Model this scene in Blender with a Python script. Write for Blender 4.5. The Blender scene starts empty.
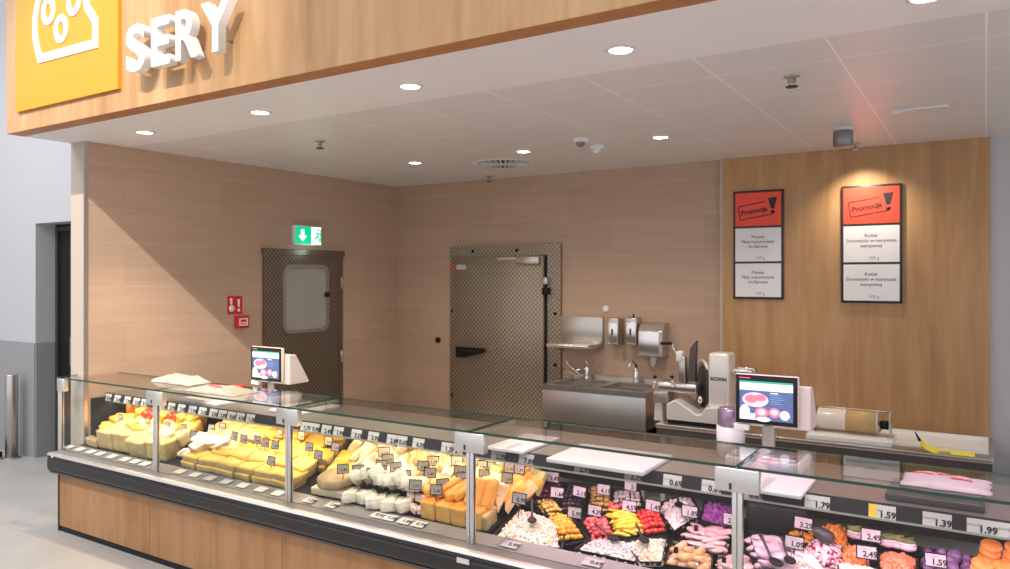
import bpy, bmesh, math, random
from mathutils import Vector, Matrix, Euler, noise
S = bpy.context.scene
COL = S.collection
PI = math.pi
rnd = random.Random(7)

# ------------------------------------------------------------------ camera, world, exposure
FPX = 759.0; CX = 505.0; HY = 278.0; CAMH = 1.85; YAW = math.atan2(480, 759)
FW = Vector((-math.sin(YAW), math.cos(YAW), 0)); RT = Vector((math.cos(YAW), math.sin(YAW), 0))
cam = bpy.data.objects.new('camera', bpy.data.cameras.new('camera')); COL.objects.link(cam)
cam.location = (0, 0, CAMH); cam.rotation_euler = (PI/2, 0, YAW)
cam.data.sensor_width = 36; cam.data.lens = FPX/1010*36; cam.data.shift_y = -6.5/1010
cam.data.clip_start = .05; cam.data.clip_end = 100
S.camera = cam
S.view_settings.view_transform = 'Standard'; S.view_settings.look = 'None'
S.view_settings.gamma = 1; S.view_settings.use_curve_mapping = False
S.view_settings.exposure = .66
W = bpy.data.worlds.new('hall_light'); S.world = W; W.use_nodes = True
W.node_tree.nodes['Background'].inputs[0].default_value = (.93, .95, 1.0, 1)
W.node_tree.nodes['Background'].inputs[1].default_value = .72
CEIL = 2.875

def lamp(kind, loc, power, color, target=None, angle=120, blend=.5, radius=.05, size=None):
    d = bpy.data.lights.new('lamp', kind); d.energy = power; d.color = color
    if kind == 'SPOT': d.spot_size = math.radians(angle); d.spot_blend = blend; d.shadow_soft_size = radius
    if kind == 'POINT': d.shadow_soft_size = radius
    if size: d.shape = 'RECTANGLE'; d.size = size[0]; d.size_y = size[1]
    o = bpy.data.objects.new('lamp', d); COL.objects.link(o); o.location = loc
    t = Vector(target) if target else Vector(loc) - Vector((0, 0, 1))
    o.rotation_euler = (t - Vector(loc)).to_track_quat('-Z', 'Y').to_euler()
    return o
# track spots on the high ceiling of the shop hall, aimed at the counter
for X in (-7.0, -5.6, -4.0, -2.4, -.8, .8):
    lamp('SPOT', (X, -2.0, 6.98), 88, (1.0, .93, .84), (X+.3, 3.2, .8), 62, .6, .05)
for X, T in ((-3.0, (-5.7, 4.2, 1.3)), (-1.6, (-5.7, 5.0, 1.0))):
    lamp('SPOT', (X, -2.0, 6.98), 860, (1.0, .90, .78), T, 26, .6, .04)
for X, Y in ((-9, 1.2), (-7, 1.0), (-8, -.8)):
    lamp('SPOT', (X, Y, 4.9), 75, (.95, .97, 1.0), (X-.3, 3.6, 1.2), 110, .8, .12)
# downlights over the counter (their fittings are built further down)
DOWN1 = [(-4.98, 3.15), (-3.78, 3.15), (-2.59, 3.15), (-1.38, 3.15), (-.18, 3.15), (1.02, 3.15)]
DOWN2 = [(-4.27, 5.26), (-3.15, 5.26), (-1.99, 5.26)]
for X, Y in DOWN1:
    c = (1.0, .79, .54) if X < -2.3 else (1.0, .66, .80)
    lamp('SPOT', (X, Y, CEIL-.02), 72 if X < -2.3 else 60, c, (X, Y+.28, .7), 84, .75, .045)
for X, Y in DOWN2:
    lamp('SPOT', (X, Y, CEIL-.02), 36, (1.0, .82, .62), None, 130, .8, .045)

# LED strips under the front edge of the counter worktop (tubes built with the counter)
PXB = [-5.75, -4.58, -3.327, -2.074, -.812, .44, 1.70]
for i in range(6):
    c = (1.0, .77, .46) if i < 3 else (1.0, .66, .80)
    for k in (.27, .73):
        X = PXB[i]+(PXB[i+1]-PXB[i])*k
        lamp('AREA', (X, 3.305, .925), 1.05 if i < 3 else 1.5, c, (X, 3.30 if i < 3 else 3.46, .6), size=(.56, .03))
# ------------------------------------------------------------------ pixel helpers (a pixel of the photo + one known coordinate -> a point)
def ray(x, y):
    return FW + RT*((x-CX)/FPX) + Vector((0, 0, (HY-y)/FPX))
def atY(x, y, Y):
    d = ray(x, y); p = d*(Y/d.y); p.z += CAMH; return p
def atZ(x, y, z):
    d = ray(x, y); t = (z-CAMH)/d.z; p = d*t; p.z = z; return p
def atX(x, y, X):
    d = ray(x, y); p = d*(X/d.x); p.z += CAMH; return p
def deckz(Y): return .60 + .16*(Y-3.1)
SUNK = [0.]
def D(x, y, h=0):
    h -= SUNK[0]
    d = ray(x, y)      # CAMH + t dz = .60+h + .16(t dy - 3.1)
    t = (CAMH - .60 - h + .16*3.1)/(.16*d.y - d.z)
    p = d*t; p.z += CAMH; return p

# ------------------------------------------------------------------ materials
MATS = {}
def newmat(n):
    m = bpy.data.materials.new(n); m.use_nodes = True; MATS[n] = m
    return m, m.node_tree.nodes, m.node_tree.links, m.node_tree.nodes['Principled BSDF']
def plain(n, c, rough=.5, metal=0., spec=.5, emit=0, ecol=None, alpha=None, coat=0, sss=0):
    m, N, L, b = newmat(n)
    b.inputs['Base Color'].default_value = (*c, 1); b.inputs['Roughness'].default_value = rough
    b.inputs['Metallic'].default_value = metal; b.inputs['Specular IOR Level'].default_value = spec
    if coat: b.inputs['Coat Weight'].default_value = coat; b.inputs['Coat Roughness'].default_value = .12
    if emit:
        b.inputs['Emission Color'].default_value = (*(ecol or c), 1); b.inputs['Emission Strength'].default_value = emit
    if sss: b.inputs['Subsurface Weight'].default_value = sss; b.inputs['Subsurface Scale'].default_value = .02
    tc = N.new('ShaderNodeTexCoord'); nz = N.new('ShaderNodeTexNoise'); nz.inputs['Scale'].default_value = 35
    mr = N.new('ShaderNodeMapRange'); mr.inputs[3].default_value = max(0, rough-.05); mr.inputs[4].default_value = min(1, rough+.05)
    L.new(tc.outputs['Object'], nz.inputs['Vector']); L.new(nz.outputs[0], mr.inputs[0]); L.new(mr.outputs[0], b.inputs['Roughness'])
    return m
def mapped(N, L, scale, out='Object', rot=(0, 0, 0)):
    tc = N.new('ShaderNodeTexCoord'); mp = N.new('ShaderNodeMapping')
    mp.inputs['Scale'].default_value = scale; mp.inputs['Rotation'].default_value = rot
    if out == 'World':
        g = N.new('ShaderNodeNewGeometry'); L.new(g.outputs['Position'], mp.inputs[0])
    else: L.new(tc.outputs[out], mp.inputs[0])
    return mp
def ramp(N, cols):
    r = N.new('ShaderNodeValToRGB'); e = r.color_ramp.elements
    e[0].position = cols[0][0]; e[0].color = (*cols[0][1], 1); e[1].position = cols[-1][0]; e[1].color = (*cols[-1][1], 1)
    for p, c in cols[1:-1]:
        x = e.new(p); x.color = (*c, 1)
    return r
def mottled(n, cols, scale=12, rough=.5, bump=0., stretch=(1, 1, 1), metal=0, coat=0, detail=3, out='Object', rndoff=True):
    m, N, L, b = newmat(n)
    mp = mapped(N, L, stretch, out); nz = N.new('ShaderNodeTexNoise'); nz.inputs['Scale'].default_value = scale; nz.inputs['Detail'].default_value = detail
    if rndoff:
        oi = N.new('ShaderNodeObjectInfo'); ad = N.new('ShaderNodeVectorMath'); ad.operation = 'ADD'
        ml = N.new('ShaderNodeMath'); ml.operation = 'MULTIPLY'; ml.inputs[1].default_value = 9
        L.new(oi.outputs['Random'], ml.inputs[0]); L.new(mp.outputs[0], ad.inputs[0]); L.new(ml.outputs[0], ad.inputs[1]); src = ad.outputs[0]
    else: src = mp.outputs[0]
    L.new(src, nz.inputs['Vector'])
    r = ramp(N, cols); L.new(nz.outputs[0], r.inputs[0]); L.new(r.outputs[0], b.inputs['Base Color'])
    b.inputs['Roughness'].default_value = rough; b.inputs['Metallic'].default_value = metal
    if coat: b.inputs['Coat Weight'].default_value = coat; b.inputs['Coat Roughness'].default_value = .15
    if bump:
        bp = N.new('ShaderNodeBump'); bp.inputs['Strength'].default_value = bump; bp.inputs['Distance'].default_value = .01
        L.new(nz.outputs[0], bp.inputs['Height']); L.new(bp.outputs[0], b.inputs['Normal'])
    return m

def wood(n, c_dark, c_mid, c_light, plank=.33, rough=.42, axis='x'):
    m, N, L, b = newmat(n)
    sc = (6.5, 6.5, .62) if axis == 'x' else (.5, 9, 9)
    mp = mapped(N, L, sc, 'World'); nz = N.new('ShaderNodeTexNoise'); nz.inputs['Scale'].default_value = 1.6; nz.inputs['Detail'].default_value = 8; nz.inputs['Roughness'].default_value = .62; nz.inputs['Distortion'].default_value = .5
    L.new(mp.outputs[0], nz.inputs['Vector'])
    g = N.new('ShaderNodeNewGeometry'); sx = N.new('ShaderNodeSeparateXYZ'); L.new(g.outputs['Position'], sx.inputs[0])
    dv = N.new('ShaderNodeMath'); dv.operation = 'DIVIDE'; dv.inputs[1].default_value = plank; L.new(sx.outputs[0], dv.inputs[0])
    fl = N.new('ShaderNodeMath'); fl.operation = 'FLOOR'; L.new(dv.outputs[0], fl.inputs[0])
    wn = N.new('ShaderNodeTexWhiteNoise'); wn.noise_dimensions = '1D'; L.new(fl.outputs[0], wn.inputs['W'])
    big = N.new('ShaderNodeTexNoise'); big.inputs['Scale'].default_value = 1.3; big.inputs['Detail'].default_value = 3
    mp2 = mapped(N, L, (3, 3, 1.2), 'World'); L.new(mp2.outputs[0], big.inputs['Vector'])
    a = N.new('ShaderNodeMath'); a.operation = 'MULTIPLY_ADD'; a.inputs[1].default_value = .16; L.new(wn.outputs[0], a.inputs[0]); L.new(nz.outputs[0], a.inputs[2])
    a2 = N.new('ShaderNodeMath'); a2.operation = 'MULTIPLY_ADD'; a2.inputs[1].default_value = .35; L.new(big.outputs[0], a2.inputs[0]); L.new(a.outputs[0], a2.inputs[2])
    r = ramp(N, [(.48, c_dark), (.72, c_mid), (.98, c_light)]); L.new(a2.outputs[0], r.inputs[0])
    L.new(r.outputs[0], b.inputs['Base Color']); b.inputs['Roughness'].default_value = rough
    b.inputs['Specular IOR Level'].default_value = .35
    bp = N.new('ShaderNodeBump'); bp.inputs['Strength'].default_value = .06; bp.inputs['Distance'].default_value = .004
    L.new(nz.outputs[0], bp.inputs['Height']); L.new(bp.outputs[0], b.inputs['Normal'])
    return m
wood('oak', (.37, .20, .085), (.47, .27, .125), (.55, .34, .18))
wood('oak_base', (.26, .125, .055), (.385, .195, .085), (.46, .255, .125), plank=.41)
wood('oak_edge', (.38, .15, .055), (.46, .19, .07), (.52, .24, .10))

def tilewall(n, cA, cB, cS):
    m, N, L, b = newmat(n)
    mp = mapped(N, L, (.9, .9, 13), 'World'); nz = N.new('ShaderNodeTexNoise'); nz.inputs['Scale'].default_value = 1.5; nz.inputs['Detail'].default_value = 6; nz.inputs['Roughness'].default_value = .6
    L.new(mp.outputs[0], nz.inputs['Vector'])
    r = ramp(N, [(.3, cA), (.72, cB)]); L.new(nz.outputs[0], r.inputs[0])
    g = N.new('ShaderNodeNewGeometry'); sx = N.new('ShaderNodeSeparateXYZ'); L.new(g.outputs['Position'], sx.inputs[0])
    sm = N.new('ShaderNodeMath'); sm.operation = 'ADD'; L.new(sx.outputs[0], sm.inputs[0]); L.new(sx.outputs[1], sm.inputs[1])
    cb = N.new('ShaderNodeCombineXYZ'); L.new(sm.outputs[0], cb.inputs[0]); L.new(sx.outputs[2], cb.inputs[1])
    br = N.new('ShaderNodeTexBrick'); br.inputs['Scale'].default_value = 1; br.inputs['Brick Width'].default_value = .9; br.inputs['Row Height'].default_value = .3
    br.inputs['Mortar Size'].default_value = .0018; br.inputs['Mortar Smooth'].default_value = 0
    br.inputs['Color1'].default_value = (.97, .97, .97, 1); br.inputs['Color2'].default_value = (1.05, 1.05, 1.05, 1); br.inputs['Mortar'].default_value = (.86, .86, .86, 1)
    L.new(cb.outputs[0], br.inputs['Vector'])
    mx = N.new('ShaderNodeMix'); mx.data_type = 'RGBA'; mx.blend_type = 'MULTIPLY'; mx.inputs[0].default_value = 1
    L.new(r.outputs[0], mx.inputs[6]); L.new(br.outputs[0], mx.inputs[7]); L.new(mx.outputs[2], b.inputs['Base Color'])
    b.inputs['Roughness'].default_value = .42; b.inputs['Specular IOR Level'].default_value = .4
    return m
tilewall('beige_tile', (.455, .315, .225), (.505, .355, .26), None)

def grid_mat(n, base, line, period, width, ox, oy, rough, metal=0, only='xy', noise_amt=.04, spec=.5):
    m, N, L, b = newmat(n)
    g = N.new('ShaderNodeNewGeometry'); sx = N.new('ShaderNodeSeparateXYZ'); L.new(g.outputs['Position'], sx.inputs[0])
    def lines(k, off):
        a = N.new('ShaderNodeMath'); a.operation = 'SUBTRACT'; a.inputs[1].default_value = off; L.new(sx.outputs[k], a.inputs[0])
        p = N.new('ShaderNodeMath'); p.operation = 'PINGPONG'; p.inputs[1].default_value = period/2; L.new(a.outputs[0], p.inputs[0])
        q = N.new('ShaderNodeMath'); q.operation = 'LESS_THAN'; q.inputs[1].default_value = width; L.new(p.outputs[0], q.inputs[0])
        return q
    A = lines(0, ox); B = lines(1, oy)
    mx = N.new('ShaderNodeMath'); mx.operation = 'MAXIMUM'; L.new(A.outputs[0], mx.inputs[0]); L.new(B.outputs[0], mx.inputs[1])
    nz = N.new('ShaderNodeTexNoise'); nz.inputs['Scale'].default_value = 2.2; nz.inputs['Detail'].default_value = 6; L.new(g.outputs['Position'], nz.inputs['Vector'])
    lo = tuple(max(0, v*(1-noise_amt)) for v in base); hi = tuple(v*(1+noise_amt) for v in base)
    r = ramp(N, [(.3, lo), (.7, hi)]); L.new(nz.outputs[0], r.inputs[0])
    c = N.new('ShaderNodeMix'); c.data_type = 'RGBA'; L.new(mx.outputs[0], c.inputs[0]); L.new(r.outputs[0], c.inputs[6]); c.inputs[7].default_value = (*line, 1)
    L.new(c.outputs[2], b.inputs['Base Color']); b.inputs['Roughness'].default_value = rough; b.inputs['Metallic'].default_value = metal
    b.inputs['Specular IOR Level'].default_value = spec
    return m
grid_mat('floor_tile', (.50, .475, .45), (.36, .34, .33), .9, .003, .25, .1, .33, noise_amt=.07)
grid_mat('ceiling_tile', (.75, .74, .73), (.95, .94, .93), .58, .0045, -.575, 3.83, .38, noise_amt=.02, spec=.6)

def diamond(n, c1, c2, sc=60):
    m, N, L, b = newmat(n)
    mp = mapped(N, L, (sc, sc, sc), 'World')
    sx = N.new('ShaderNodeSeparateXYZ'); L.new(mp.outputs[0], sx.inputs[0])
    h = N.new('ShaderNodeMath'); h.operation = 'ADD'; L.new(sx.outputs[0], h.inputs[0]); L.new(sx.outputs[1], h.inputs[1])
    def w(a, bq, op):
        s = a
        k = N.new('ShaderNodeMath'); k.operation = 'MULTIPLY'; k.inputs[1].default_value = 2.2; L.new(s.outputs[2 if s == sx else 0], k.inputs[0])
        q = N.new('ShaderNodeMath'); q.operation = 'SINE'; L.new(k.outputs[0], q.inputs[0]); return q
    A = w(h, None, None); B = w(sx, None, None)
    ml = N.new('ShaderNodeMath'); ml.operation = 'MULTIPLY'; L.new(A.outputs[0], ml.inputs[0]); L.new(B.outputs[0], ml.inputs[1])
    mr = N.new('ShaderNodeMapRange'); mr.inputs[1].default_value = .1; mr.inputs[2].default_value = .6; L.new(ml.outputs[0], mr.inputs[0])
    mx = N.new('ShaderNodeMix'); mx.data_type = 'RGBA'; L.new(mr.outputs[0], mx.inputs[0]); mx.inputs[6].default_value = (*c1, 1); mx.inputs[7].default_value = (*c2, 1)
    L.new(mx.outputs[2], b.inputs['Base Color']); b.inputs['Metallic'].default_value = .85; b.inputs['Roughness'].default_value = .38
    bp = N.new('ShaderNodeBump'); bp.inputs['Strength'].default_value = .8; bp.inputs['Distance'].default_value = .006
    L.new(mr.outputs[0], bp.inputs['Height']); L.new(bp.outputs[0], b.inputs['Normal'])
    return m
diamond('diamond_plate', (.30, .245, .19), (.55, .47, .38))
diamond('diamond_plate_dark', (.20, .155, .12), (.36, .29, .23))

def glassmat(n, tint, refl_rough=.0, boost=1.0):
    m = bpy.data.materials.new(n); m.use_nodes = True; MATS[n] = m
    N = m.node_tree.nodes; L = m.node_tree.links; N.remove(N['Principled BSDF'])
    ge = N.new('ShaderNodeNewGeometry'); dt = N.new('ShaderNodeVectorMath'); dt.operation = 'DOT_PRODUCT'
    L.new(ge.outputs['Incoming'], dt.inputs[0]); L.new(ge.outputs['Normal'], dt.inputs[1])
    def mth(op, a, b_=None):
        q = N.new('ShaderNodeMath'); q.operation = op; L.new(a, q.inputs[0])
        if b_ is not None: q.inputs[1].default_value = b_
        return q
    ab = mth('ABSOLUTE', dt.outputs['Value']); om = mth('MULTIPLY_ADD', ab.outputs[0], -1); om.inputs[2].default_value = 1
    pw = mth('POWER', om.outputs[0], 5); fr = mth('MULTIPLY_ADD', pw.outputs[0], .96); fr.inputs[2].default_value = .022
    tr = N.new('ShaderNodeBsdfTransparent'); tr.inputs[0].default_value = (*tint, 1)
    gl = N.new('ShaderNodeBsdfGlossy'); gl.inputs['Roughness'].default_value = refl_rough
    mx = N.new('ShaderNodeMixShader'); L.new(fr.outputs[0], mx.inputs[0]); L.new(tr.outputs[0], mx.inputs[1]); L.new(gl.outputs[0], mx.inputs[2])
    L.new(mx.outputs[0], N['Material Output'].inputs[0])
    return m
glassmat('glass', (.97, .985, .975))
glassmat('film', (.93, .93, .95), .12)
plain('glass_edge', (.006, .055, .035), .15, 0, .7)
plain('frosted_pane', (.36, .35, .33), .22, .2)
plain('steel', (.56, .52, .48), .3, .92)
plain('steel_bright', (.80, .76, .73), .22, .9)
plain('steel_matte', (.42, .38, .35), .42, .85)
plain('aluminium', (.72, .69, .66), .34, .8)
plain('chrome', (.86, .85, .84), .08, 1.)
plain('black', (.009, .008, .008), .5, 0, .3)
plain('black_rubber', (.018, .017, .017), .38)
plain('dark_grey', (.045, .04, .04), .45)
plain('cabinet_dark', (.013, .012, .010), .7, 0, .2)
plain('dark_apron', (.12, .10, .10), .4, .5)
plain('rail_grey', (.26, .235, .25), .35, .5)
plain('rail_dark', (.03, .026, .03), .5, 0, .25)
plain('white_paint', (.74, .73, .72), .5)
plain('white_plastic', (.80, .79, .78), .35)
plain('board_white', (.72, .69, .70), .4)
plain('paper', (.66, .63, .60), .7)
plain('paper_mauve', (.50, .45, .48), .6)
plain('paper_beige', (.66, .52, .36), .6)
plain('grey_wall', (.55, .545, .56), .6)
plain('grey_dado', (.33, .33, .335), .55)
plain('grey_frame', (.62, .62, .63), .5)
plain('soffit_white', (.87, .86, .86), .42)
plain('beige_end', (.50, .42, .35), .45)
plain('orange_sign', (.80, .295, .014), .4)
plain('letter_white', (.86, .85, .84), .4)
plain('red_sign', (.62, .015, .02), .4)
plain('poster_red', (.85, .075, .04), .5)
plain('poster_dark', (.14, .02, .02), .5)
plain('poster_paper', (.80, .80, .83), .5)
plain('frame_black', (.03, .028, .028), .35)
plain('ink', (.02, .02, .022), .6)
plain('ink_grey', (.25, .24, .25), .6)
plain('ink_red', (.75, .12, .12), .6)
plain('yellow_card', (.95, .60, .06), .5)
plain('purple_steel', (.34, .25, .37), .3, .7)
plain('beige_plastic', (.62, .48, .32), .4)
plain('mauve_plastic', (.58, .46, .55), .38)
plain('scale_plastic', (.60, .53, .50), .4)
plain('machine_white', (.84, .79, .77), .3, .25, coat=.3)
plain('film_roll', (.78, .70, .62), .25, coat=.5)
plain('core_brown', (.58, .38, .18), .5)
plain('yellow_strip', (.90, .75, .08), .45)
plain('light_disc', (1, 1, 1), .5, emit=22, ecol=(1, .95, .88))
plain('exit_green', (.0, .30, .12), .4, emit=.8, ecol=(.0, .42, .19))
plain('exit_white', (.9, 1, .95), .4, emit=.9, ecol=(.75, 1, .85))
plain('lens_dark', (.02, .02, .03), .08)
for nm, c, e in (('scr_bg', (.10, .14, .30), .9), ('scr_white', (.85, .88, .95), 1.0), ('scr_green', (.05, .45, .30), .9), ('scr_orange', (.85, .35, .15), .9),
                 ('scr_pink', (.70, .22, .30), .9), ('scr_pale', (.80, .60, .68), .95), ('scr_blue', (.20, .35, .62), .9)):
    plain(nm, tuple(v*.5 for v in c), .2, emit=e*.62, ecol=c)
# food
def food(n, a, b_, scale=14, rough=.45, bump=.25, coat=0.): return mottled(n, [(.35, a), (.65, b_)], scale, rough, bump, coat=coat)
food('cheese_yellow', (.78, .40, .06), (.86, .50, .11), 9, .4, .1)
food('cheese_slab', (.82, .43, .055), (.88, .52, .10), 9, .38, .1)
food('cheese_pale', (.76, .50, .20), (.84, .62, .32), 10, .4, .15)
food('cheese_cream', (.72, .54, .33), (.82, .68, .48), 14, .35, .3, .5)
food('cheese_white', (.74, .65, .50), (.86, .78, .66), 14, .3, .3, .6)
food('cheese_orange', (.84, .28, .025), (.90, .40, .06), 9, .35, .12, .3)
food('rind_orange', (.62, .30, .06), (.72, .40, .12), 16, .45, .2)
food('cheese_green', (.34, .42, .12), (.62, .60, .26), 18, .4, .2)
food('wax_red', (.55, .02, .015), (.68, .05, .03), 9, .3, .1, .3)
food('rind_brown', (.34, .22, .11), (.48, .33, .18), 16, .5, .3)
food('rind_olive', (.36, .25, .10), (.46, .34, .15), 16, .45, .2)  # shade of the unlit cheese sides, put into the colour
food('salad_white', (.78, .70, .62), (.88, .84, .80), 40, .4, .3)
food('salad_mauve', (.72, .60, .62), (.85, .78, .80), 45, .4, .3)
food('salad_cream', (.80, .58, .34), (.86, .72, .52), 40, .4, .3)
food('salad_pink', (.82, .34, .42), (.88, .60, .66), 30, .4, .3)
food('salad_rose', (.76, .46, .40), (.85, .70, .62), 40, .4, .3)
food('salad_orange', (.82, .20, .04), (.90, .36, .08), 40, .4, .3)
food('pepper_orange', (.90, .34, .02), (.94, .46, .05), 10, .22, .05, .5)
food('pepper_red', (.68, .015, .012), (.82, .05, .03), 10, .18, .05, .6)
food('pepper_pink', (.80, .06, .07), (.86, .14, .13), 10, .2, .05, .6)
food('pepper_yellow', (.86, .55, .02), (.92, .68, .06), 12, .22, .1, .5)
food('olive_green', (.58, .38, .07), (.74, .52, .13), 14, .22, .05, .4)
food('olive_black', (.035, .012, .02), (.09, .03, .05), 14, .15, .05, .5)
food('beet_dark', (.16, .012, .03), (.28, .03, .05), 14, .25, .1, .4)
food('nut_brown', (.50, .28, .06), (.70, .46, .14), 18, .35, .2)
food('breaded', (.68, .34, .14), (.80, .48, .24), 30, .55, .5)
food('patty_orange', (.88, .28, .05), (.94, .42, .12), 30, .45, .4)
food('meat_pink', (.74, .42, .40), (.84, .60, .56), 16, .3, .2, .4)
food('meat_mauve', (.60, .40, .48), (.78, .60, .66), 14, .3, .2, .5)
food('salmon', (.84, .20, .10), (.90, .36, .20), 22, .35, .3)
food('cabbage_purple', (.34, .05, .36), (.56, .16, .58), 26, .35, .4)
food('plum', (.16, .07, .20), (.32, .18, .38), 14, .4, .2)
food('herb', (.10, .14, .04), (.25, .28, .10), 30, .6, .5)
plain('paper_pink', (.42, .35, .37), .5)
food('bag_white', (.42, .35, .29), (.50, .45, .39), 10, .4, .3)
M = MATS

# ------------------------------------------------------------------ mesh builder
class MB:
    def __init__(s): s.v = []; s.f = []; s.m = []; s.sm = []
    def add(s, vs, fs, mi=0, smooth=False):
        o = len(s.v); s.v += [tuple(v) for v in vs]
        for i, f in enumerate(fs):
            s.f.append([o+k for k in f]); s.m.append(mi[i] if isinstance(mi, (list, tuple)) else mi); s.sm.append(smooth)
        return s
    def box(s, x0, x1, y0, y1, z0, z1, mi=0):
        x0, x1 = sorted((x0, x1)); y0, y1 = sorted((y0, y1)); z0, z1 = sorted((z0, z1))
        vs = [(x0, y0, z0), (x1, y0, z0), (x1, y1, z0), (x0, y1, z0), (x0, y0, z1), (x1, y0, z1), (x1, y1, z1), (x0, y1, z1)]
        return s.add(vs, [(0, 3, 2, 1), (4, 5, 6, 7), (0, 1, 5, 4), (1, 2, 6, 5), (2, 3, 7, 6), (3, 0, 4, 7)], mi)
    def rbox(s, x0, x1, y0, y1, z0, z1, r=.004, seg=2, mi=0):
        bm = bmesh.new(); bmesh.ops.create_cube(bm, size=1)
        for v in bm.verts: v.co = Vector(((x0+x1)/2+v.co.x*abs(x1-x0), (y0+y1)/2+v.co.y*abs(y1-y0), (z0+z1)/2+v.co.z*abs(z1-z0)))
        bmesh.ops.bevel(bm, geom=bm.edges[:], offset=r, segments=seg, affect='EDGES', profile=.5)
        s.frombm(bm, mi, True); return s
    def frombm(s, bm, mi=0, smooth=False, mat=None):
        bm.verts.ensure_lookup_table(); bm.verts.index_update()
        vs = [(mat @ v.co if mat else v.co.copy()) for v in bm.verts]; fs = [[v.index for v in f.verts] for f in bm.faces]
        s.add(vs, fs, mi, smooth); bm.free(); return s
    def prism(s, pts, a, b, axis='y', mi=0, smooth=False):
        # pts: 2D polygon; extruded from a to b along axis. axis y -> pts are (x,z); z -> (x,y); x -> (y,z)
        n = len(pts)
        def P(p, t): return (p[0], t, p[1]) if axis == 'y' else ((p[0], p[1], t) if axis == 'z' else (t, p[0], p[1]))
        vs = [P(p, a) for p in pts]+[P(p, b) for p in pts]
        area = sum(pts[i][0]*pts[(i+1) % n][1]-pts[(i+1) % n][0]*pts[i][1] for i in range(n))
        fl = (area > 0) == (b > a)
        if axis == 'y': fl = not fl
        f1 = list(range(n)); f2 = list(range(n, 2*n))
        sides = [(i, (i+1) % n, n+(i+1) % n, n+i) for i in range(n)]
        if fl: fs = [f1[::-1], f2]+sides
        else: fs = [f1, f2[::-1]]+[q[::-1] for q in sides]
        return s.add(vs, fs, mi, smooth)
    def tube(s, pts, r, n=10, mi=0, cap=True, closed=False):
        pts = [Vector(p) for p in pts]; rings = []
        up = None; m = len(pts)
        rs = r if isinstance(r, (list, tuple)) else [r]*m
        for i, p in enumerate(pts):
            if closed: t = pts[(i+1) % m]-pts[i-1]
            else: t = pts[min(i+1, m-1)]-pts[max(i-1, 0)]
            t.normalize()
            if up is None: up = Vector((0, 0, 1)) if abs(t.z) < .9 else Vector((1, 0, 0))
            a = up.cross(t)
            if a.length < 1e-4: a = Vector((1, 0, 0)).cross(t)
            a.normalize(); b = t.cross(a); up = b
            rings.append([p+(a*math.cos(2*PI*k/n)+b*math.sin(2*PI*k/n))*rs[i] for k in range(n)])
        vs = [v for R_ in rings for v in R_]; fs = []
        cnt = m if closed else m-1
        for i in range(cnt):
            j = (i+1) % m
            for k in range(n): fs.append((i*n+k, i*n+(k+1) % n, j*n+(k+1) % n, j*n+k))
        if cap and not closed: fs += [tuple(range(n))[::-1], tuple((m-1)*n+k for k in range(n))]
        return s.add(vs, fs, mi, True)
    def lathe(s, prof, n=24, c=(0, 0, 0), axis='z', mi=0, smooth=True):
        vs = []; fs = []; m = len(prof)
        for (r, h) in prof:
            for k in range(n):
                a = 2*PI*k/n; x, y = r*math.cos(a), r*math.sin(a)
                p = (x, y, h) if axis == 'z' else ((h, x, y) if axis == 'x' else (y, h, x))
                vs.append((p[0]+c[0], p[1]+c[1], p[2]+c[2]))
        for i in range(m-1):
            for k in range(n): fs.append((i*n+k, i*n+(k+1) % n, (i+1)*n+(k+1) % n, (i+1)*n+k))
        if prof[0][0] > 1e-6: fs.append(tuple(range(n))[::-1])
        if prof[-1][0] > 1e-6: fs.append(tuple((m-1)*n+k for k in range(n)))
        return s.add(vs, fs, mi, smooth)
    def blob(s, c, r, sub=2, nz=0., seed=0, mi=0, rot=None, fr=6.):
        bm = bmesh.new(); bmesh.ops.create_icosphere(bm, subdivisions=sub, radius=1)
        r = Vector(r) if not isinstance(r, (int, float)) else Vector((r, r, r))
        R_ = (Euler(rot).to_matrix() if rot else Matrix.Identity(3))
        for v in bm.verts:
            d = 1+nz*noise.noise(v.co*1.7+Vector((seed*3.1, seed*1.7, seed)))*2
            v.co = Vector(c)+R_ @ Vector((v.co.x*r.x*d, v.co.y*r.y*d, v.co.z*r.z*d))
        return s.frombm(bm, mi, True)
    def build(s, name, mats, parent=None, off=None, bevel=0, tag=None):
        me = bpy.data.meshes.new(name); off = Vector(off) if off is not None else Vector((0, 0, 0))
        me.from_pydata([tuple(Vector(v)-off) for v in s.v], [], s.f); 
        if not isinstance(mats, (list, tuple)): mats = [mats]
        for m in mats: me.materials.append(M[m] if isinstance(m, str) else m)
        for i, p in enumerate(me.polygons): p.material_index = s.m[i]; p.use_smooth = s.sm[i]
        me.update()
        if bevel:
            bm = bmesh.new(); bm.from_mesh(me); bmesh.ops.remove_doubles(bm, verts=bm.verts, dist=1e-6)
            bmesh.ops.bevel(bm, geom=bm.edges[:], offset=bevel, segments=2, affect='EDGES', profile=.5, clamp_overlap=True)
            bmesh.ops.recalc_face_normals(bm, faces=bm.faces); bm.to_mesh(me); bm.free()
        else:
            bm = bmesh.new(); bm.from_mesh(me); bmesh.ops.recalc_face_normals(bm, faces=bm.faces); bm.to_mesh(me); bm.free()
        o = bpy.data.objects.new(name, me); COL.objects.link(o)
        if parent is not None: o.parent = parent
        return o
def tag(o, label, cat, group=None, kind=None):
    o['label'] = label; o['category'] = cat
    if group: o['group'] = group
    if kind: o['kind'] = kind
    return o
def thing(name, label, cat, loc=(0, 0, 0), rz=0, group=None):
    o = bpy.data.objects.new(name, None); o.empty_display_size = .05; COL.objects.link(o)
    o.location = loc; o.rotation_euler = (0, 0, rz); return tag(o, label, cat, group)
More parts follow.
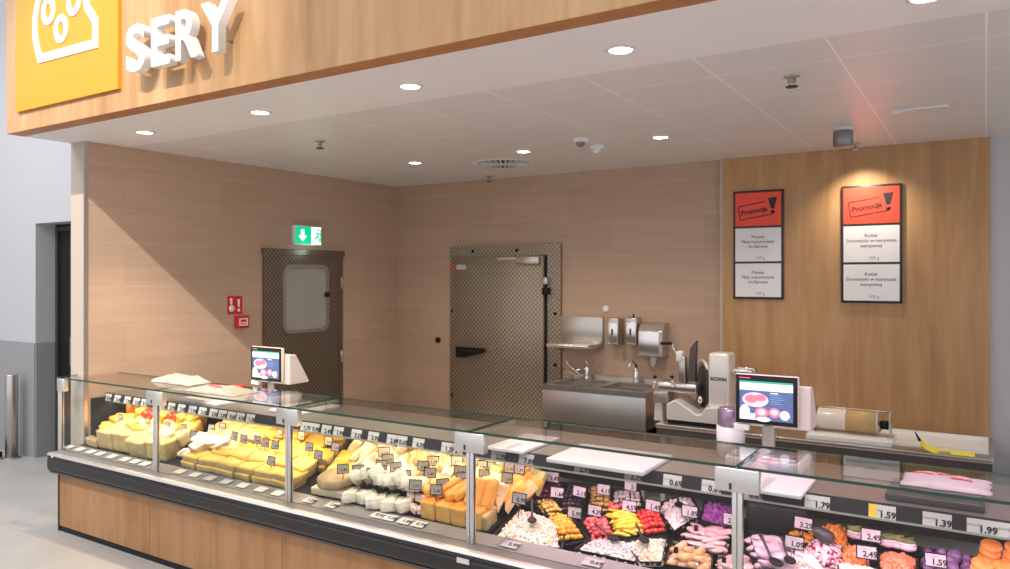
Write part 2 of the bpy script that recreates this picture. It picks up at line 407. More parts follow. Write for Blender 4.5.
def struct(mb, name, mats, label, bevel=0):
    o = mb.build(name, mats, bevel=bevel); o['kind'] = 'structure'; o['label'] = label; o['category'] = name.split('_')[0]; return o
def dup(root, loc=None, rot=None, label=None, group=None, scale=None):
    r = root.copy(); COL.objects.link(r)
    for ch in list(root.children):
        c = ch.copy(); COL.objects.link(c); c.parent = r
        for g in ch.children:
            d = g.copy(); COL.objects.link(d); d.parent = c
    if loc is not None: r.location = loc
    if rot is not None: r.rotation_euler = rot
    if scale is not None: r.scale = scale
    if label: r['label'] = label
    if group: r['group'] = group
    return r
TXT = {}
def text_mesh(body, size, ext=.0006, offset=0., align='CENTER', res=2, space=1.0):
    k = (body, size, ext, offset, align, res, space)
    if k in TXT: return TXT[k]
    cu = bpy.data.curves.new('txt', 'FONT'); cu.body = body; cu.size = size; cu.extrude = ext; cu.offset = offset
    cu.align_x = align; cu.align_y = 'CENTER'; cu.resolution_u = res; cu.space_character = space
    o = bpy.data.objects.new('txt', cu); COL.objects.link(o)
    dg = bpy.context.evaluated_depsgraph_get(); dg.update()
    me = bpy.data.meshes.new_from_object(o.evaluated_get(dg)); bpy.data.objects.remove(o); TXT[k] = me
    return me
def text(name, body, size, mat, parent, loc, rot=(PI/2, 0, 0), **kw):
    me = text_mesh(body, size, **kw)
    if not me.materials: me.materials.append(M[mat])
    elif me.materials[0] != M[mat]: me = me.copy(); me.materials[0] = M[mat]
    o = bpy.data.objects.new(name, me); COL.objects.link(o); o.parent = parent; o.location = loc; o.rotation_euler = rot
    return o
ORD = ['first', 'second', 'third', 'fourth', 'fifth', 'sixth', 'seventh', 'eighth', 'ninth', 'tenth', 'eleventh', 'twelfth', 'thirteenth', 'fourteenth', 'fifteenth', 'sixteenth', 'seventeenth', 'eighteenth', 'nineteenth', 'twentieth', 'twenty-first', 'twenty-second']

# ------------------------------------------------------------------ the room
YB = 6.58
struct(MB().box(-14, 5, -6, YB+.2, -.1, 0), 'floor', 'floor_tile', 'pale grey tiled shop floor')
struct(MB().box(-5.885, 2.6, 3.46, YB+.2, CEIL, CEIL+.06), 'ceiling', 'ceiling_tile', 'satin white metal tiled ceiling over the serving area')
struct(MB().box(-5.885, 2.6, 2.785, 3.46, CEIL, CEIL+.06), 'trim_1', 'soffit_white', 'plain white soffit strip with a row of downlights')
struct(MB().box(-5.885, 2.6, 2.67, 2.785, CEIL, 4.7, 0).box(-5.885, 2.6, 2.672, 2.784, CEIL-.001, CEIL+.001, 1), 'trim_2', ['oak', 'oak_edge'], 'oak fascia board above the counter')
struct(MB().prism([(-5.69, 3.13), (-5.59, YB+.05), (-5.87, YB+.05), (-5.885, 3.13)], 0, CEIL, 'z'), 'wall_left', 'beige_tile', 'beige tiled side wall of the serving area')
struct(MB().box(-5.883, -5.694, 3.118, 3.13, 0, CEIL).box(-5.697, -5.686, 3.112, 3.14, 0, CEIL, 1), 'trim_3', ['beige_end', 'steel'], 'pale end face of the side wall with steel corner strip')
struct(MB().box(-5.9, .03, YB, YB+.15, 0, CEIL), 'wall_back', 'beige_tile', 'beige tiled back wall')
struct(MB().box(.03, 4, YB, YB+.15, 0, CEIL), 'wall_right', 'grey_wall', 'grey painted wall right of the oak panel')
struct(MB().box(-1.91, .03, YB-.05, YB, 0, CEIL), 'trim_4', 'oak', 'oak panelling on the back wall behind the slicer')
struct(MB().box(-1.935, -1.912, YB-.045, YB, 0, CEIL), 'trim_5', 'beige_end', 'pale vertical edge strip beside the oak panelling')
# grey wall of the shop hall beyond, with a door recess
gw = MB(); Yg = 4.02; xo0, xo1, zo = -8.26, -7.1, 2.41
for (a, b, z0, z1) in ((-14, xo0, 0, 5), (xo1, -5.9, 0, 5), (xo0, xo1, zo, 5)): gw.box(a, b, Yg, Yg+.35, z0, z1)
struct(gw, 'wall_hall', 'grey_wall', 'light grey wall of the shop hall at the far left')
dd = MB(); dd.box(-14, xo0-.002, Yg-.012, Yg, 0, 1.18); dd.box(xo1, -5.9, Yg-.012, Yg, 0, 1.18)
dd.box(xo0, xo0+.012, Yg, Yg+.2, 0, 1.18); struct(dd, 'trim_6', 'grey_dado', 'dark grey protective dado along the hall wall')
dr = MB().box(xo0, xo1, Yg+.2, Yg+.24, 0, zo)
d2 = struct(dr, 'door_2', 'black', 'dark door in the recess of the hall wall')
f = MB()
for a, b, z0, z1 in ((xo0+.03, xo0+.07, 0, zo-.02), (xo0+.32, xo0+.35, 0, zo-.02), (xo0+.07, xo1-.03, zo-.07, zo-.03)): f.box(a, b, Yg+.18, Yg+.2, z0, z1)
f.build('door_frame', 'dark_grey', d2)
MB().box(xo0+.37, xo0+.39, Yg+.15, Yg+.2, .95, 1.25).build('door_handle', 'steel', d2)
struct(MB().box(-13.8, -13.7, -6, 4.0, 0, 5), 'wall_far', 'grey_wall', 'grey far end wall of the hall')

# door in the left wall (exit door)
def wallX(Y): return -5.69 + (Y-3.13)/(YB-3.13)*.10
wang = math.atan2(.10, YB-3.13)          # slight angle of the left wall
# local frame: origin on the wall at Y0, local x runs along +Y world, local -y faces the room
def wall_frame(name, label, cat, Y, z=0, st=False):
    o = thing(name, label, cat, (wallX(Y), Y, z), PI/2-wang)
    if st: o['kind'] = 'structure'
    return o
Yd0, Yd1 = 4.73, 5.71; wd = (Yd1-Yd0)
d1 = wall_frame('door_1', 'dark diamond-plate swing door with rounded window in the side wall', 'door', Yd0, 0, True)
fr = MB(); fr.box(0, .05, -.035, -.001, 0, 2.12); fr.box(wd-.05, wd, -.035, -.001, 0, 2.12); fr.box(-.015, wd+.015, -.045, -.001, 2.07, 2.125)
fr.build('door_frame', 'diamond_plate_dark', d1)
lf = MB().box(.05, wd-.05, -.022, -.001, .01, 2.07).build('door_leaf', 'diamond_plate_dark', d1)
def rrect(x0, x1, z0, z1, r, n=6):
    pts = []
    for cx, cz, a0 in ((x1-r, z1-r, 0), (x0+r, z1-r, 90), (x0+r, z0+r, 180), (x1-r, z0+r, 270)):
        for k in range(n+1):
            a = math.radians(a0+90*k/n); pts.append((cx+r*math.cos(a), cz+r*math.sin(a)))
    return pts
def ring_prism(mb, outer, inner, a, b, mi=0):
    n = len(outer); vs = []
    for t in (a, b):
        vs += [(p[0], t, p[1]) for p in outer]; vs += [(p[0], t, p[1]) for p in inner]
    fs = []
    for i in range(n):
        j = (i+1) % n
        fs += [(i, j, n+j, n+i), (2*n+i, 3*n+i, 3*n+j, 2*n+j), (i, 2*n+i, 2*n+j, j), (n+i, n+j, 3*n+j, 3*n+i)]
    mb.add(vs, fs, mi)
rg = MB(); ring_prism(rg, rrect(.20, .78, 1.32, 1.98, .09), rrect(.23, .75, 1.35, 1.95, .07), -.045, -.022); rg.build('window_frame', 'steel_matte', lf)
MB().prism(rrect(.23, .75, 1.35, 1.95, .07), -.03, -.0225, 'y').build('window_pane', 'frosted_pane', lf)
MB().rbox(.72, .76, -.075, -.045, 1.66, 1.71, .006).build('latch', 'black', d1)
MB().box(.15, .19, -.034, -.022, 0.55, .72).build('kick_plate', 'steel_matte', d1)
kp = MB()
for z in (.3, 1.05, 1.8): kp.lathe([(.012, -.06), (.012, .06)], 10, (wd-.03, -.045, z))
kp.build('hinge', 'steel', d1)

# freezer door in the back wall
X0, X1 = -4.84, -3.50; zt = 2.19
d3 = thing('door_3', 'large diamond-plate cold room door with black lever handle', 'door', (X0, YB, 0)); d3['kind'] = 'structure'
w = X1-X0; fr = MB(); fr.box(0, .07, -.03, -.001, 0, zt); fr.box(w-.15, w, -.03, -.001, 0, zt); fr.box(0.07, w-.15, -.03, -.001, zt-.12, zt)
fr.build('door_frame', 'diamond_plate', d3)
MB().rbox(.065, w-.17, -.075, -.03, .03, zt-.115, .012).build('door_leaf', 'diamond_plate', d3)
MB().box(.07, w-.15, -.034, -.0301, zt-.122, zt-.114).box(w-.168, w-.15, -.034, -.0301, 0.02, zt-.11).build('seal', 'black', d3)
MB().rbox(w-.46, w-.2, -.115, -.075, zt-.2, zt-.13, .006).box(w-.7, w-.2, -.09, -.075, zt-.16, zt-.13).build('door_closer', 'steel', d3)
for z in (1.72, 1.82):
    MB().rbox(w-.18, w-.12, -.09, -.03, z-.035, z+.035, .006).build('hinge', 'steel' if z > 1.8 else 'black', d3)
hd = MB().rbox(.17, .46, -.14, -.115, 1.07, 1.10, .010).prism([(.14, 1.02), (.24, 1.02), (.50, 1.09), (.48, 1.125), (.14, 1.13)], -.12, -.075, 'y'); hd.build('lever_handle', 'black', d3)
MB().box(.12, .24, -.0765, -.075, 1.94, 1.99).build('notice', 'paper_mauve', d3)
MB().box(.0, .07, -.0315, -.03, 1.95, 2.0).build('warning_strip', 'poster_red', d3)
for (xx, zz) in ((.3, zt-.06), (w-.5, zt-.06), (.035, 1.5), (.035, .6), (w-.06, 1.5), (w-.06, .6), (w-.06, 1.0)):
    MB().lathe([(.017, -.038), (.017, -.03)], 12, (xx, 0, zz), 'y').build('bolt_cover', 'black', d3)
cg = atY(438.5, 340, YB); so = MB().lathe([(.03, YB-.02), (.03, YB-.001)], 16, (cg.x, 0, cg.z), 'y').build('cable_gland', 'black'); tag(so, 'small round black cable cover on the tiles left of the cold room door', 'wall fitting')

# ------------------------------------------------------------------ fascia sign
def S2(x, y, Y=2.64): p = atY(x, y, Y); return (p.x, p.z)
ox0, ox1 = S2(16, 111, 2.648)[0], S2(118, 90, 2.648)[0]; oz0 = 3.005; oz1 = oz0+(ox1-ox0)
sg = thing('cheese_sign', 'square orange sign with a white cheese outline on the oak fascia', 'sign', ((ox0+ox1)/2, 2.67, oz0))
b0 = Vector(sg.location)
MB().box(ox0, ox1, 2.648, 2.669, oz0, oz1).build('panel', 'orange_sign', sg, b0)
def ribbon(mb, pts, wid, y0, y1, closed=False):
    n = len(pts); P = [Vector(p) for p in pts]; L_, R_ = [], []
    for i in range(n):
        if closed: a, b = P[i-1], P[(i+1) % n]
        else: a, b = P[max(i-1, 0)], P[min(i+1, n-1)]
        d1_ = (P[i]-a).normalized() if (P[i]-a).length > 1e-6 else None; d2_ = (b-P[i]).normalized() if (b-P[i]).length > 1e-6 else None
        d1_ = d1_ or d2_; d2_ = d2_ or d1_
        t = (d1_+d2_).normalized(); nn = Vector((-t.y, t.x)); k = 1/max(.5, nn.dot(Vector((-d1_.y, d1_.x))))
        L_.append(P[i]+nn*wid*k/2); R_.append(P[i]-nn*wid*k/2)
    vs = []
    for y in (y0, y1): vs += [(p.x, y, p.y) for p in L_]+[(p.x, y, p.y) for p in R_]
    fs = []; m = n if closed else n-1
    for i in range(m):
        j = (i+1) % n
        fs += [(i, j, n+j, n+i), (2*n+i, 3*n+i, 3*n+j, 2*n+j), (i, 2*n+i, 2*n+j, j), (n+i, n+j, 3*n+j, 3*n+i)]
    if not closed: fs += [(0, n, 3*n, 2*n), (n-1, 3*n-1, 4*n-1, 2*n-1)]
    mb.add(vs, fs)
oc = [(39.2, 58.5), (36, 46), (34.2, 33), (34.4, 18), (37, 4), (42, -10), (55, -19), (72, -27), (94, -34), (94, -12), (90, -10), (86, -4), (85.5, 3), (87.5, 9), (91, 14), (94.5, 20.5), (94.5, 43.5)]
ol = MB(); ribbon(ol, [S2(x, y) for x, y in oc], .058, 2.641, 2.648, True)
ol.build('cheese_outline', 'letter_white', sg, b0)
for hx, hy in ((47.6, 10.8), (73, 1), (60.2, 28.5)):
    c = S2(hx, hy); hm = MB(); ribbon(hm, [(c[0]+.062*math.cos(a*PI/10)*1.0, c[1]+.072*math.sin(a*PI/10)) for a in range(20)], .045, 2.641, 2.648, True); hm.build('cheese_hole', 'letter_white', sg, b0)
# letters SERY
spec = [('S', 126, 144.5, 71, 26), ('E', 151, 169.5, 65, 15.5), ('R', 175.5, 197.5, 59, 9), ('Y', 200.5, 230, 50, 0)]
xs = [(atY(a, 50, 2.56).x, atY(b, 50, 2.56).x) for _, a, b, _, _ in spec]
lt = thing('sign_letters', 'white raised letters SERY standing off the oak fascia', 'sign lettering', ((xs[0][0]+xs[-1][1])/2, 2.67, 3.02))
for (ch, a, b, _, _), (xa, xb) in zip(spec, xs):
    me = text_mesh(ch, .4, .025, .010, 'LEFT', 8).copy()
    mn = Vector((min(v.co.x for v in me.vertices), min(v.co.y for v in me.vertices))); mx = Vector((max(v.co.x for v in me.vertices), max(v.co.y for v in me.vertices)))
    for v in me.vertices:
        u = (v.co.x-mn.x)/(mx.x-mn.x); q = (v.co.y-mn.y)/(mx.y-mn.y)
        v.co = Vector((xa+u*(xb-xa)-lt.location.x, v.co.y*0+(-.11+.025-v.co.z), q*.272))
    # v.co.y is now depth: front face (z=+.05) nearest the viewer
    me.materials.append(M['letter_white'])
    o = bpy.data.objects.new('letter', me); COL.objects.link(o); o.parent = lt; o.location.z = .022
    for px_ in (xa+.05, xb-.05):
        pass
mt = MB()
for xa, xb in xs: MB().lathe([(.008, 2.60), (.008, 2.669)], 8, ((xa+xb)/2, 0, 3.12), 'y').build('mounting_pin', 'steel', lt, lt.location)

# ------------------------------------------------------------------ ceiling fittings
def ceil_pos(x, y): return atZ(x, y, CEIL)
def make_down(label, group):
    t = thing('downlight', label, 'ceiling light', (0, 0, CEIL), 0, group); t.scale = (.72, .72, .9)
    MB().lathe([(.072, 0), (.095, -.001), (.097, -.006), (.075, -.010), (.07, -.004)], 32).build('trim_ring', 'white_plastic', t)
    MB().lathe([(.0001, -.0045), (.071, -.0045), (.071, -.002), (.0001, -.002)], 28).build('lamp_disc', 'light_disc', t)
    return t
dl = None
names1 = ['above the left end of the counter', 'second from the left in the soffit', 'third from the left in the soffit', 'largest one fully in view, in the soffit', 'cut by the top edge of the photo', 'beyond the right edge']
for i, (X, Y) in enumerate(DOWN1[:5]):
    lb = 'round recessed downlight, '+names1[i]
    if dl is None: dl = make_down(lb, 'downlights in the soffit'); dl.location = (X, Y, CEIL)
    else: dup(dl, (X, Y, CEIL), None, lb, 'downlights in the soffit')
for i, (X, Y) in enumerate(DOWN2):
    dup(dl, (X, Y, CEIL), None, 'recessed downlight in the tiled ceiling, '+['left of the round air vent', 'just right of the round air vent', 'nearest the oak panelling'][i], 'downlights in the tiled ceiling')
p = ceil_pos(503, 164)
v = thing('air_vent', 'round swirl air vent with dark slots in the tiled ceiling', 'air vent', p)
MB().lathe([(.0001, -.006), (.045, -.008), (.045, -.003), (.0001, -.003)], 24).build('hub', 'white_plastic', v)
rr = MB(); rr.lathe([(.235, 0), (.25, -.004), (.29, -.001), (.29, 0)], 40); rr.build('rim', 'white_plastic', v)
MB().lathe([(.0001, -.0005), (.236, -.0005), (.236, -.0003), (.0001, -.0003)], 40).build('shadow_gap', 'dark_grey', v)
vb = MB()
for ringr0, ringr1, n in ((.05, .14, 16), (.145, .232, 28)):
    for k in range(n):
        a = 2*PI*k/n; ca, sa = math.cos(a), math.sin(a); wv = .0045
        q = [(ringr0, -wv), (ringr1, -wv*1.5), (ringr1, wv*1.5), (ringr0, wv)]
        vs = [(x*ca-y*sa, x*sa+y*ca, -.007) for x, y in q]+[(x*ca-y*sa, x*sa+y*ca, -.002) for x, y in q]
        vb.add(vs, [(0, 1, 2, 3), (7, 6, 5, 4), (0, 4, 5, 1), (1, 5, 6, 2), (2, 6, 7, 3), (3, 7, 4, 0)])
vb.build('vane', 'white_plastic', v)
def sprinkler(x, y, lb, first=[None]):
    p = ceil_pos(x, y)
    if first[0]: return dup(first[0], p, None, lb)
    t = thing('sprinkler_head', lb, 'sprinkler', p, 0, 'ceiling sprinklers')
    MB().lathe([(.04, 0), (.038, -.006), (.015, -.008), (.012, -.03), (.005, -.035)], 20).build('escutcheon', 'steel', t)
    MB().lathe([(.0001, -.058), (.03, -.057), (.032, -.053), (.0001, -.052)], 14).build('deflector', 'dark_grey', t)
    MB().tube([(-.016, 0, -.012), (-.018, 0, -.035), (0, 0, -.052)], .003, 6).tube([(.016, 0, -.012), (.018, 0, -.035), (0, 0, -.052)], .003, 6).build('yoke_arm', 'steel_matte', t)
    first[0] = t; return t
sprinkler(320, 141, 'small sprinkler head in the ceiling at the left, below the second downlight')
sprinkler(792, 76, 'large near sprinkler head in the right part of the ceiling')
sprinkler(489, 176, 'tiny far sprinkler head just before the back wall')
for i, (x, y, lb) in enumerate(((581, 138, 'left one of the two small white dome cameras on the ceiling'), (597, 145, 'right one of the two small white dome cameras on the ceiling'))):
    p = ceil_pos(x, y); t = thing('dome_camera', lb, 'security camera', p, 0, 'ceiling dome cameras')
    MB().lathe([(.06, 0), (.06, -.02), (.052, -.03), (.04, -.032)], 24).build('housing', 'white_plastic', t)
    MB().blob((0, -.008, -.036), .034, 2).build('dome', 'rail_grey' if i == 0 else 'white_plastic', t)
p = ceil_pos(843, 129); t = thing('ceiling_speaker', 'short grey cylinder fitting hanging under the ceiling above the right poster', 'ceiling fitting', p)
MB().lathe([(.075, 0), (.075, -.008), (.055, -.01), (.055, -.02)], 24).build('mount', 'white_plastic', t)
MB().lathe([(.062, -.015), (.064, -.02), (.064, -.11), (.058, -.12), (.0001, -.12)], 28).build('body', 'rail_grey', t)
# small spotlight for the right poster
p = ceil_pos(855, 143); t = thing('spotlight', 'small warm spotlight lighting the right poster from the ceiling', 'ceiling light', p)
MB().lathe([(.03, 0), (.03, -.006), (.008, -.008), (.008, -.03)], 16).build('base', 'steel', t)
MB().lathe([(.014, -.03), (.028, -.045), (.028, -.062), (.022, -.062)], 18).build('lamp_head', 'steel', t)
MB().lathe([(.0001, -.0605), (.021, -.0605), (.021, -.058), (.0001, -.058)], 14).build('bulb', 'light_disc', t)
lamp('SPOT', (p.x, p.y-.02, CEIL-.08), 26, (1, .86, .68), (p.x+.10, YB, 1.6), 115, 1.0, .03)
p = ceil_pos(916, 108); t = thing('emergency_light', 'flat white emergency light on the ceiling at the right', 'ceiling light', p)
MB().rbox(-.13, .17, -.02, .02, -.012, 0, .004).build('body', 'white_plastic', t)
MB().blob((-.1, 0, -.012), (.03, .018, .012), 2).build('lens', 'white_plastic', t)

# ------------------------------------------------------------------ signs on the left wall
# exit sign
Ye = 5.24; es = wall_frame('exit_sign', 'green lit emergency exit sign above the side door', 'sign', Ye, 2.17)
MB().rbox(-.175, .165, -.05, -.001, .0, .19, .006).build('housing', 'white_plastic', es)
MB().box(-.165, .03, -.053, -.050, .012, .178).build('green_panel', 'exit_green', es)
MB().box(.03, .155, -.053, -.050, .012, .178).build('pale_panel', 'exit_white', es)
MB().prism([(-.10, .15), (-.06, .15), (-.06, .09), (-.03, .09), (-.08, .035), (-.13, .09), (-.10, .09)], -.055, -.053, 'y').build('arrow', 'exit_white', es)
rm = MB(); rm.lathe([(.0001, -.055), (.013, -.055), (.013, -.053), (.0001, -.053)], 12, (.12, 0, .15), 'y')
ribbon(rm, [(.115, .13), (.105, .09), (.075, .06)], .018, -.055, -.053); ribbon(rm, [(.105, .09), (.13, .065), (.125, .03)], .016, -.055, -.053); ribbon(rm, [(.085, .12), (.115, .125), (.145, .105)], .012, -.055, -.053)
rm.build('running_figure', 'exit_green', es)
MB().box(.142, .155, -.055, -.053, .03, .16).build('doorway_mark', 'exit_green', es)
lamp('POINT', (wallX(Ye)+.16, Ye, 2.12), 0.35, (.6, .95, .85), radius=.06)
Yf = 4.41
fs = wall_frame('fire_sign', 'square red fire extinguisher sign on the beige side wall', 'sign', Yf+.02, 1.53)
MB().box(-.075, .075, -.006, -.001, 0, .16).build('plate', 'red_sign', fs)
g = MB(); g.lathe([(.0001, -.008), (.03, -.008), (.03, -.006), (.0001, -.006)], 16, (-.035, 0, .05), 'y'); g.prism([(-.055, .14), (-.03, .14), (-.03, .085), (-.05, .085)], -.008, -.006, 'y')
g.prism([(.025, .13), (.05, .13), (.046, .06), (.031, .06)], -.008, -.006, 'y'); g.prism([(.025, .045), (.05, .045), (.05, .02), (.025, .02)], -.008, -.006, 'y')
g.build('pictogram', 'letter_white', fs)
fa = wall_frame('fire_alarm_button', 'small red fire alarm call box under the red fire sign', 'fire alarm', Yf+.07, 1.40)
MB().rbox(-.055, .075, -.045, -.001, 0, .115, .008).build('case', 'red_sign', fa)
ff = MB(); ring_prism(ff, [(-.035, .025), (.055, .025), (.055, .09), (-.035, .09)], [(-.025, .035), (.045, .035), (.045, .08), (-.025, .08)], -.0475, -.045); ff.build('window_frame', 'letter_white', fa)
MB().box(-.02, .04, -.047, -.045, .045, .055).build('inscription', 'letter_white', fa)

# ------------------------------------------------------------------ posters
def poster(name, label, xa, xb, ya, yb, lines):
    Yp = YB-.052; A = atY(xa, (ya+yb)/2, Yp); B = atY(xb, (ya+yb)/2, Yp); zt_ = atY((xa+xb)/2, ya, Yp).z; zb = atY((xa+xb)/2, yb, Yp).z
    t = thing(name, label, 'poster', ((A.x+B.x)/2, Yp, zb)); W_ = B.x-A.x; H_ = zt_-zb; h = W_/2
    MB().rbox(-h, h, -.022, 0, 0, H_, .003).build('frame', 'frame_black', t)
    iw = h-.018; h3 = (H_-.018)/3
    zz = [H_-h3+.0, H_-2*h3, .018]
    red = MB().box(-iw, iw, -.024, -.022, zz[0], zz[0]+h3-.018).build('red_header', 'poster_red', t)
    cz = zz[0]+h3/2-.02
    ang = math.radians(9)
    text('promotion_word', 'Promocja', .056, 'poster_dark', red, (-.032, -.0245, cz-.004), (PI/2, -ang, 0), offset=.0030, ext=.0006)
    def rot2(x, z): return (x*math.cos(ang)-z*math.sin(ang)-.02, x*math.sin(ang)+z*math.cos(ang)+cz)
    st = MB(); ribbon(st, [rot2(.085, .058), rot2(-.135, .058), rot2(-.135, -.056), rot2(.13, -.056)], .009, -.0252, -.024); st.build('stamp_border', 'poster_dark', red)
    ex = MB(); ex.prism([(.082, cz+.100), (.156, cz+.106), (.134, cz+.012), (.108, cz+.010)], -.0255, -.024, 'y'); ex.lathe([(.0001, -.0255), (.017, -.0255), (.017, -.024), (.0001, -.024)], 14, (.121, 0, cz-.018), 'y'); ex.build('exclamation_mark', 'ink', red)
    for k in (1, 2):
        sh = MB().box(-iw, iw, -.024, -.022, zz[k], zz[k]+h3-.018 if k == 1 else zz[k]+h3-.018).build('sheet', 'poster_paper', t)
        zc = zz[k]+h3*.62
        for q, ln in enumerate(lines):
            text('print_line', ln, .036, 'ink', sh, (0, -.0245, zc-q*.04+.02), ext=.0004, offset=.0001)
        text('price_line', '100 g', .034, 'ink_grey', sh, (.02, -.0245, zc-.155), ext=.0004)
    return t
poster('promotion_poster', 'left red and white promotion poster with darker red header on the oak wall', 734, 784, 190.5, 299, ['Pielona', 'Płaty marynowane', 'z/s Barwna'])
poster('promotion_poster', 'right promotion poster lit by the ceiling spotlight, header paler red', 841.5, 902.5, 185, 303, ['Kotlet', 'Drumsticki w marynacie', 'warzywnej'])

# ------------------------------------------------------------------ wash area on the back wall
t = thing('splash_shelf', 'steel shelf with tall splash plate on the wall above the sink', 'wall shelf', (0, 0, 0)); A = atY(561, 318, YB); B = atY(604, 347, YB); t.location = ((A.x+B.x)/2, YB, B.z)
b0 = Vector(t.location)
MB().rbox(A.x, B.x, YB-.03, YB-.001, B.z, A.z+.02, .004).build('splash_plate', 'steel', t, b0)
C1 = atY(553, 346, YB-.28); C2 = atY(594, 347, YB-.28)
MB().rbox(A.x-.0, B.x-.02, YB-.30, YB-.03, B.z+.0, B.z+.035, .006).build('shelf_tray', 'steel_bright', t, b0)
for q in (B.x-.05, A.x+.05): MB().prism([(YB-.28, B.z), (YB-.03, B.z), (YB-.03, B.z-.05)], q, q+.01, 'x').build('bracket', 'steel', t, b0)
for i, (x, lb) in enumerate(((618, 'left wall-mounted steel soap dispenser'), (636, 'right steel soap dispenser, next to the towel box'))):
    p = atY(x, 344, YB); t = thing('soap_dispenser', lb+' above the sink', 'soap dispenser', p, 0, 'soap dispensers')
    MB().rbox(-.055, .055, -.12, -.001, 0, .25, .01).build('housing', 'steel', t)
    MB().rbox(-.05, .05, -.132, -.12, .01, .21, .008).build('cover', 'steel_bright', t)
    MB().rbox(-.008, .008, -.136, -.13, .09, .15, .003).build('level_window', 'black', t)
    if i: MB().tube([(0, -.06, .25), (0, -.06, .28)], .008, 8).build('key', 'black', t)
p = atY(657.5, 355, YB); t = thing('towel_dispenser', 'large steel paper towel box at the right above the sink', 'towel dispenser', p)
MB().prism([(-.14, -.001)][:0] or [(-.001, 0), (-.17, 0), (-.17, .22), (-.11, .29), (-.001, .30)], -.12, .11, 'x').build('case', 'steel', t, None, .006)
MB().rbox(-.115, .08, -.178, -.17, .01, .225, .006).build('front_cover', 'steel_bright', t)
MB().prism([(-.03, 0), (.03, 0), (.02, -.07), (.0, -.1), (-.02, -.08)], -.11, -.09, 'y').build('paper_towel', 'paper', t)
p = atY(606, 309, YB); t = thing('wall_socket', 'small round white wall fitting above the steel shelf', 'wall fitting', p)
MB().lathe([(.035, -.001), (.035, -.012), (.02, -.018), (.0001, -.018)], 18, (0, 0, 0), 'y').build('cap', 'white_plastic', t)
# sink
sx0, sx1 = -3.36, -2.36; sy0 = 5.90; zt_ = .90
t = thing('double_sink', 'steel double-basin wash sink standing against the back wall', 'sink', ((sx0+sx1)/2, 6.24, 0)); b0 = Vector(t.location)
top = MB()
bas = [(sx0+.07, sx0+.46), (sx0+.54, sx1-.07)]; by0, by1 = sy0+.09, YB-.16
xsr = [sx0, bas[0][0], bas[0][1], bas[1][0], bas[1][1], sx1]
top.box(sx0, sx1, sy0, by0, zt_-.04, zt_); top.box(sx0, sx1, by1, YB-.005, zt_-.04, zt_)
for a, b in ((0, 1), (2, 3), (4, 5)): top.box(xsr[a], xsr[b], by0, by1, zt_-.04, zt_)
top.box(sx0, sx1, YB-.03, YB-.005, zt_, zt_+.035)
top.build('sink_top', 'steel', t, b0)
for a, b in bas:
    m = MB(); m.box(a, b, by0, by1, zt_-.30, zt_-.285); m.box(a, a+.006, by0, by1, zt_-.29, zt_-.04); m.box(b-.006, b, by0, by1, zt_-.29, zt_-.04); m.box(a, b, by0, by0+.006, zt_-.29, zt_-.04); m.box(a, b, by1-.006, by1, zt_-.29, zt_-.04)
    m.build('basin', 'steel_bright', t, b0)
MB().rbox(sx0+.01, sx1-.01, sy0+.02, YB-.02, .14, zt_-.31, .01).rbox(sx0+.01, sx1-.01, sy0+.02, sy0+.035, .14, zt_-.04, .004).rbox(sx1-.03, sx1-.01, sy0+.03, YB-.03, .14, zt_-.04, .004).rbox(sx0+.01, sx0+.03, sy0+.03, YB-.03, .14, zt_-.04, .004).build('cabinet', 'steel', t, b0)
for a in (sx0+.05, sx1-.05):
    for yy in (sy0+.06, YB-.06): MB().tube([(a, yy, 0), (a, yy, .15)], .02, 10).build('leg', 'steel', t, b0)
for i, X in enumerate((atY(587, 380, YB-.10).x, atY(636, 380, YB-.10).x)):
    yy = YB-.10
    f = thing('mixer_tap', ['left mixer tap with side hose on the double sink', 'right mixer tap with swan neck on the double sink'][i], 'tap', (X, yy, zt_), 0, 'sink taps')
    MB().lathe([(.03, 0), (.03, .01), (.022, .02), (.022, .10), (.015, .12)], 16).build('tap_body', 'chrome', f)
    if i: MB().tube([(0, 0, .1), (0, -.02, .18), (0, -.09, .20), (0, -.15, .17), (0, -.16, .13)], .012, 8).build('spout', 'chrome', f)
    else:
        MB().tube([(0, 0, .08), (-.02, -.08, .10), (-.03, -.16, .09)], .012, 8).build('spout', 'chrome', f)
        MB().tube([(-.05, .0, .02), (-.12, 0, .06), (-.2, 0, .12), (-.24, 0, .2)], .007, 6).tube([(-.04, .02, .0), (-.16, 0, .04), (-.26, 0, .09)], .007, 6).build('hose', 'chrome', f)
    MB().tube([(0, 0, .12), (.01, -.01, .145), (.02, -.06, .17)], .009, 8).build('lever', 'black' if i else 'chrome', f)

# ------------------------------------------------------------------ rear table with slicer, film wrapper and box
TY = 5.75; TZ = .69; tx0, tx1 = -2.22, .05
t = thing('steel_table', 'long low steel work table under the posters', 'table', ((tx0+tx1)/2, 6.12, 0)); b0 = Vector(t.location)
MB().rbox(tx0, tx1, TY, YB-.055, TZ-.03, TZ, .004).build('tabletop', 'steel', t, b0)
MB().box(tx0+.01, tx1-.01, TY+.004, TY+.02, TZ-.10, TZ-.03).box(tx0+.01, tx0+.03, TY+.02, YB-.08, TZ-.10, TZ-.03).box(tx1-.03, tx1-.01, TY+.02, YB-.08, TZ-.10, TZ-.03).build('apron', 'dark_apron', t, b0)
MB().box(tx0+.05, tx1-.05, TY+.08, YB-.1, .18, .20).build('lower_shelf', 'steel', t, b0)
for a in (tx0+.05, (tx0+tx1)/2, tx1-.05):
    for yy in (TY+.05, YB-.1): MB().rbox(a-.02, a+.02, yy-.02, yy+.02, 0, TZ-.03, .003).build('leg', 'steel', t, b0)

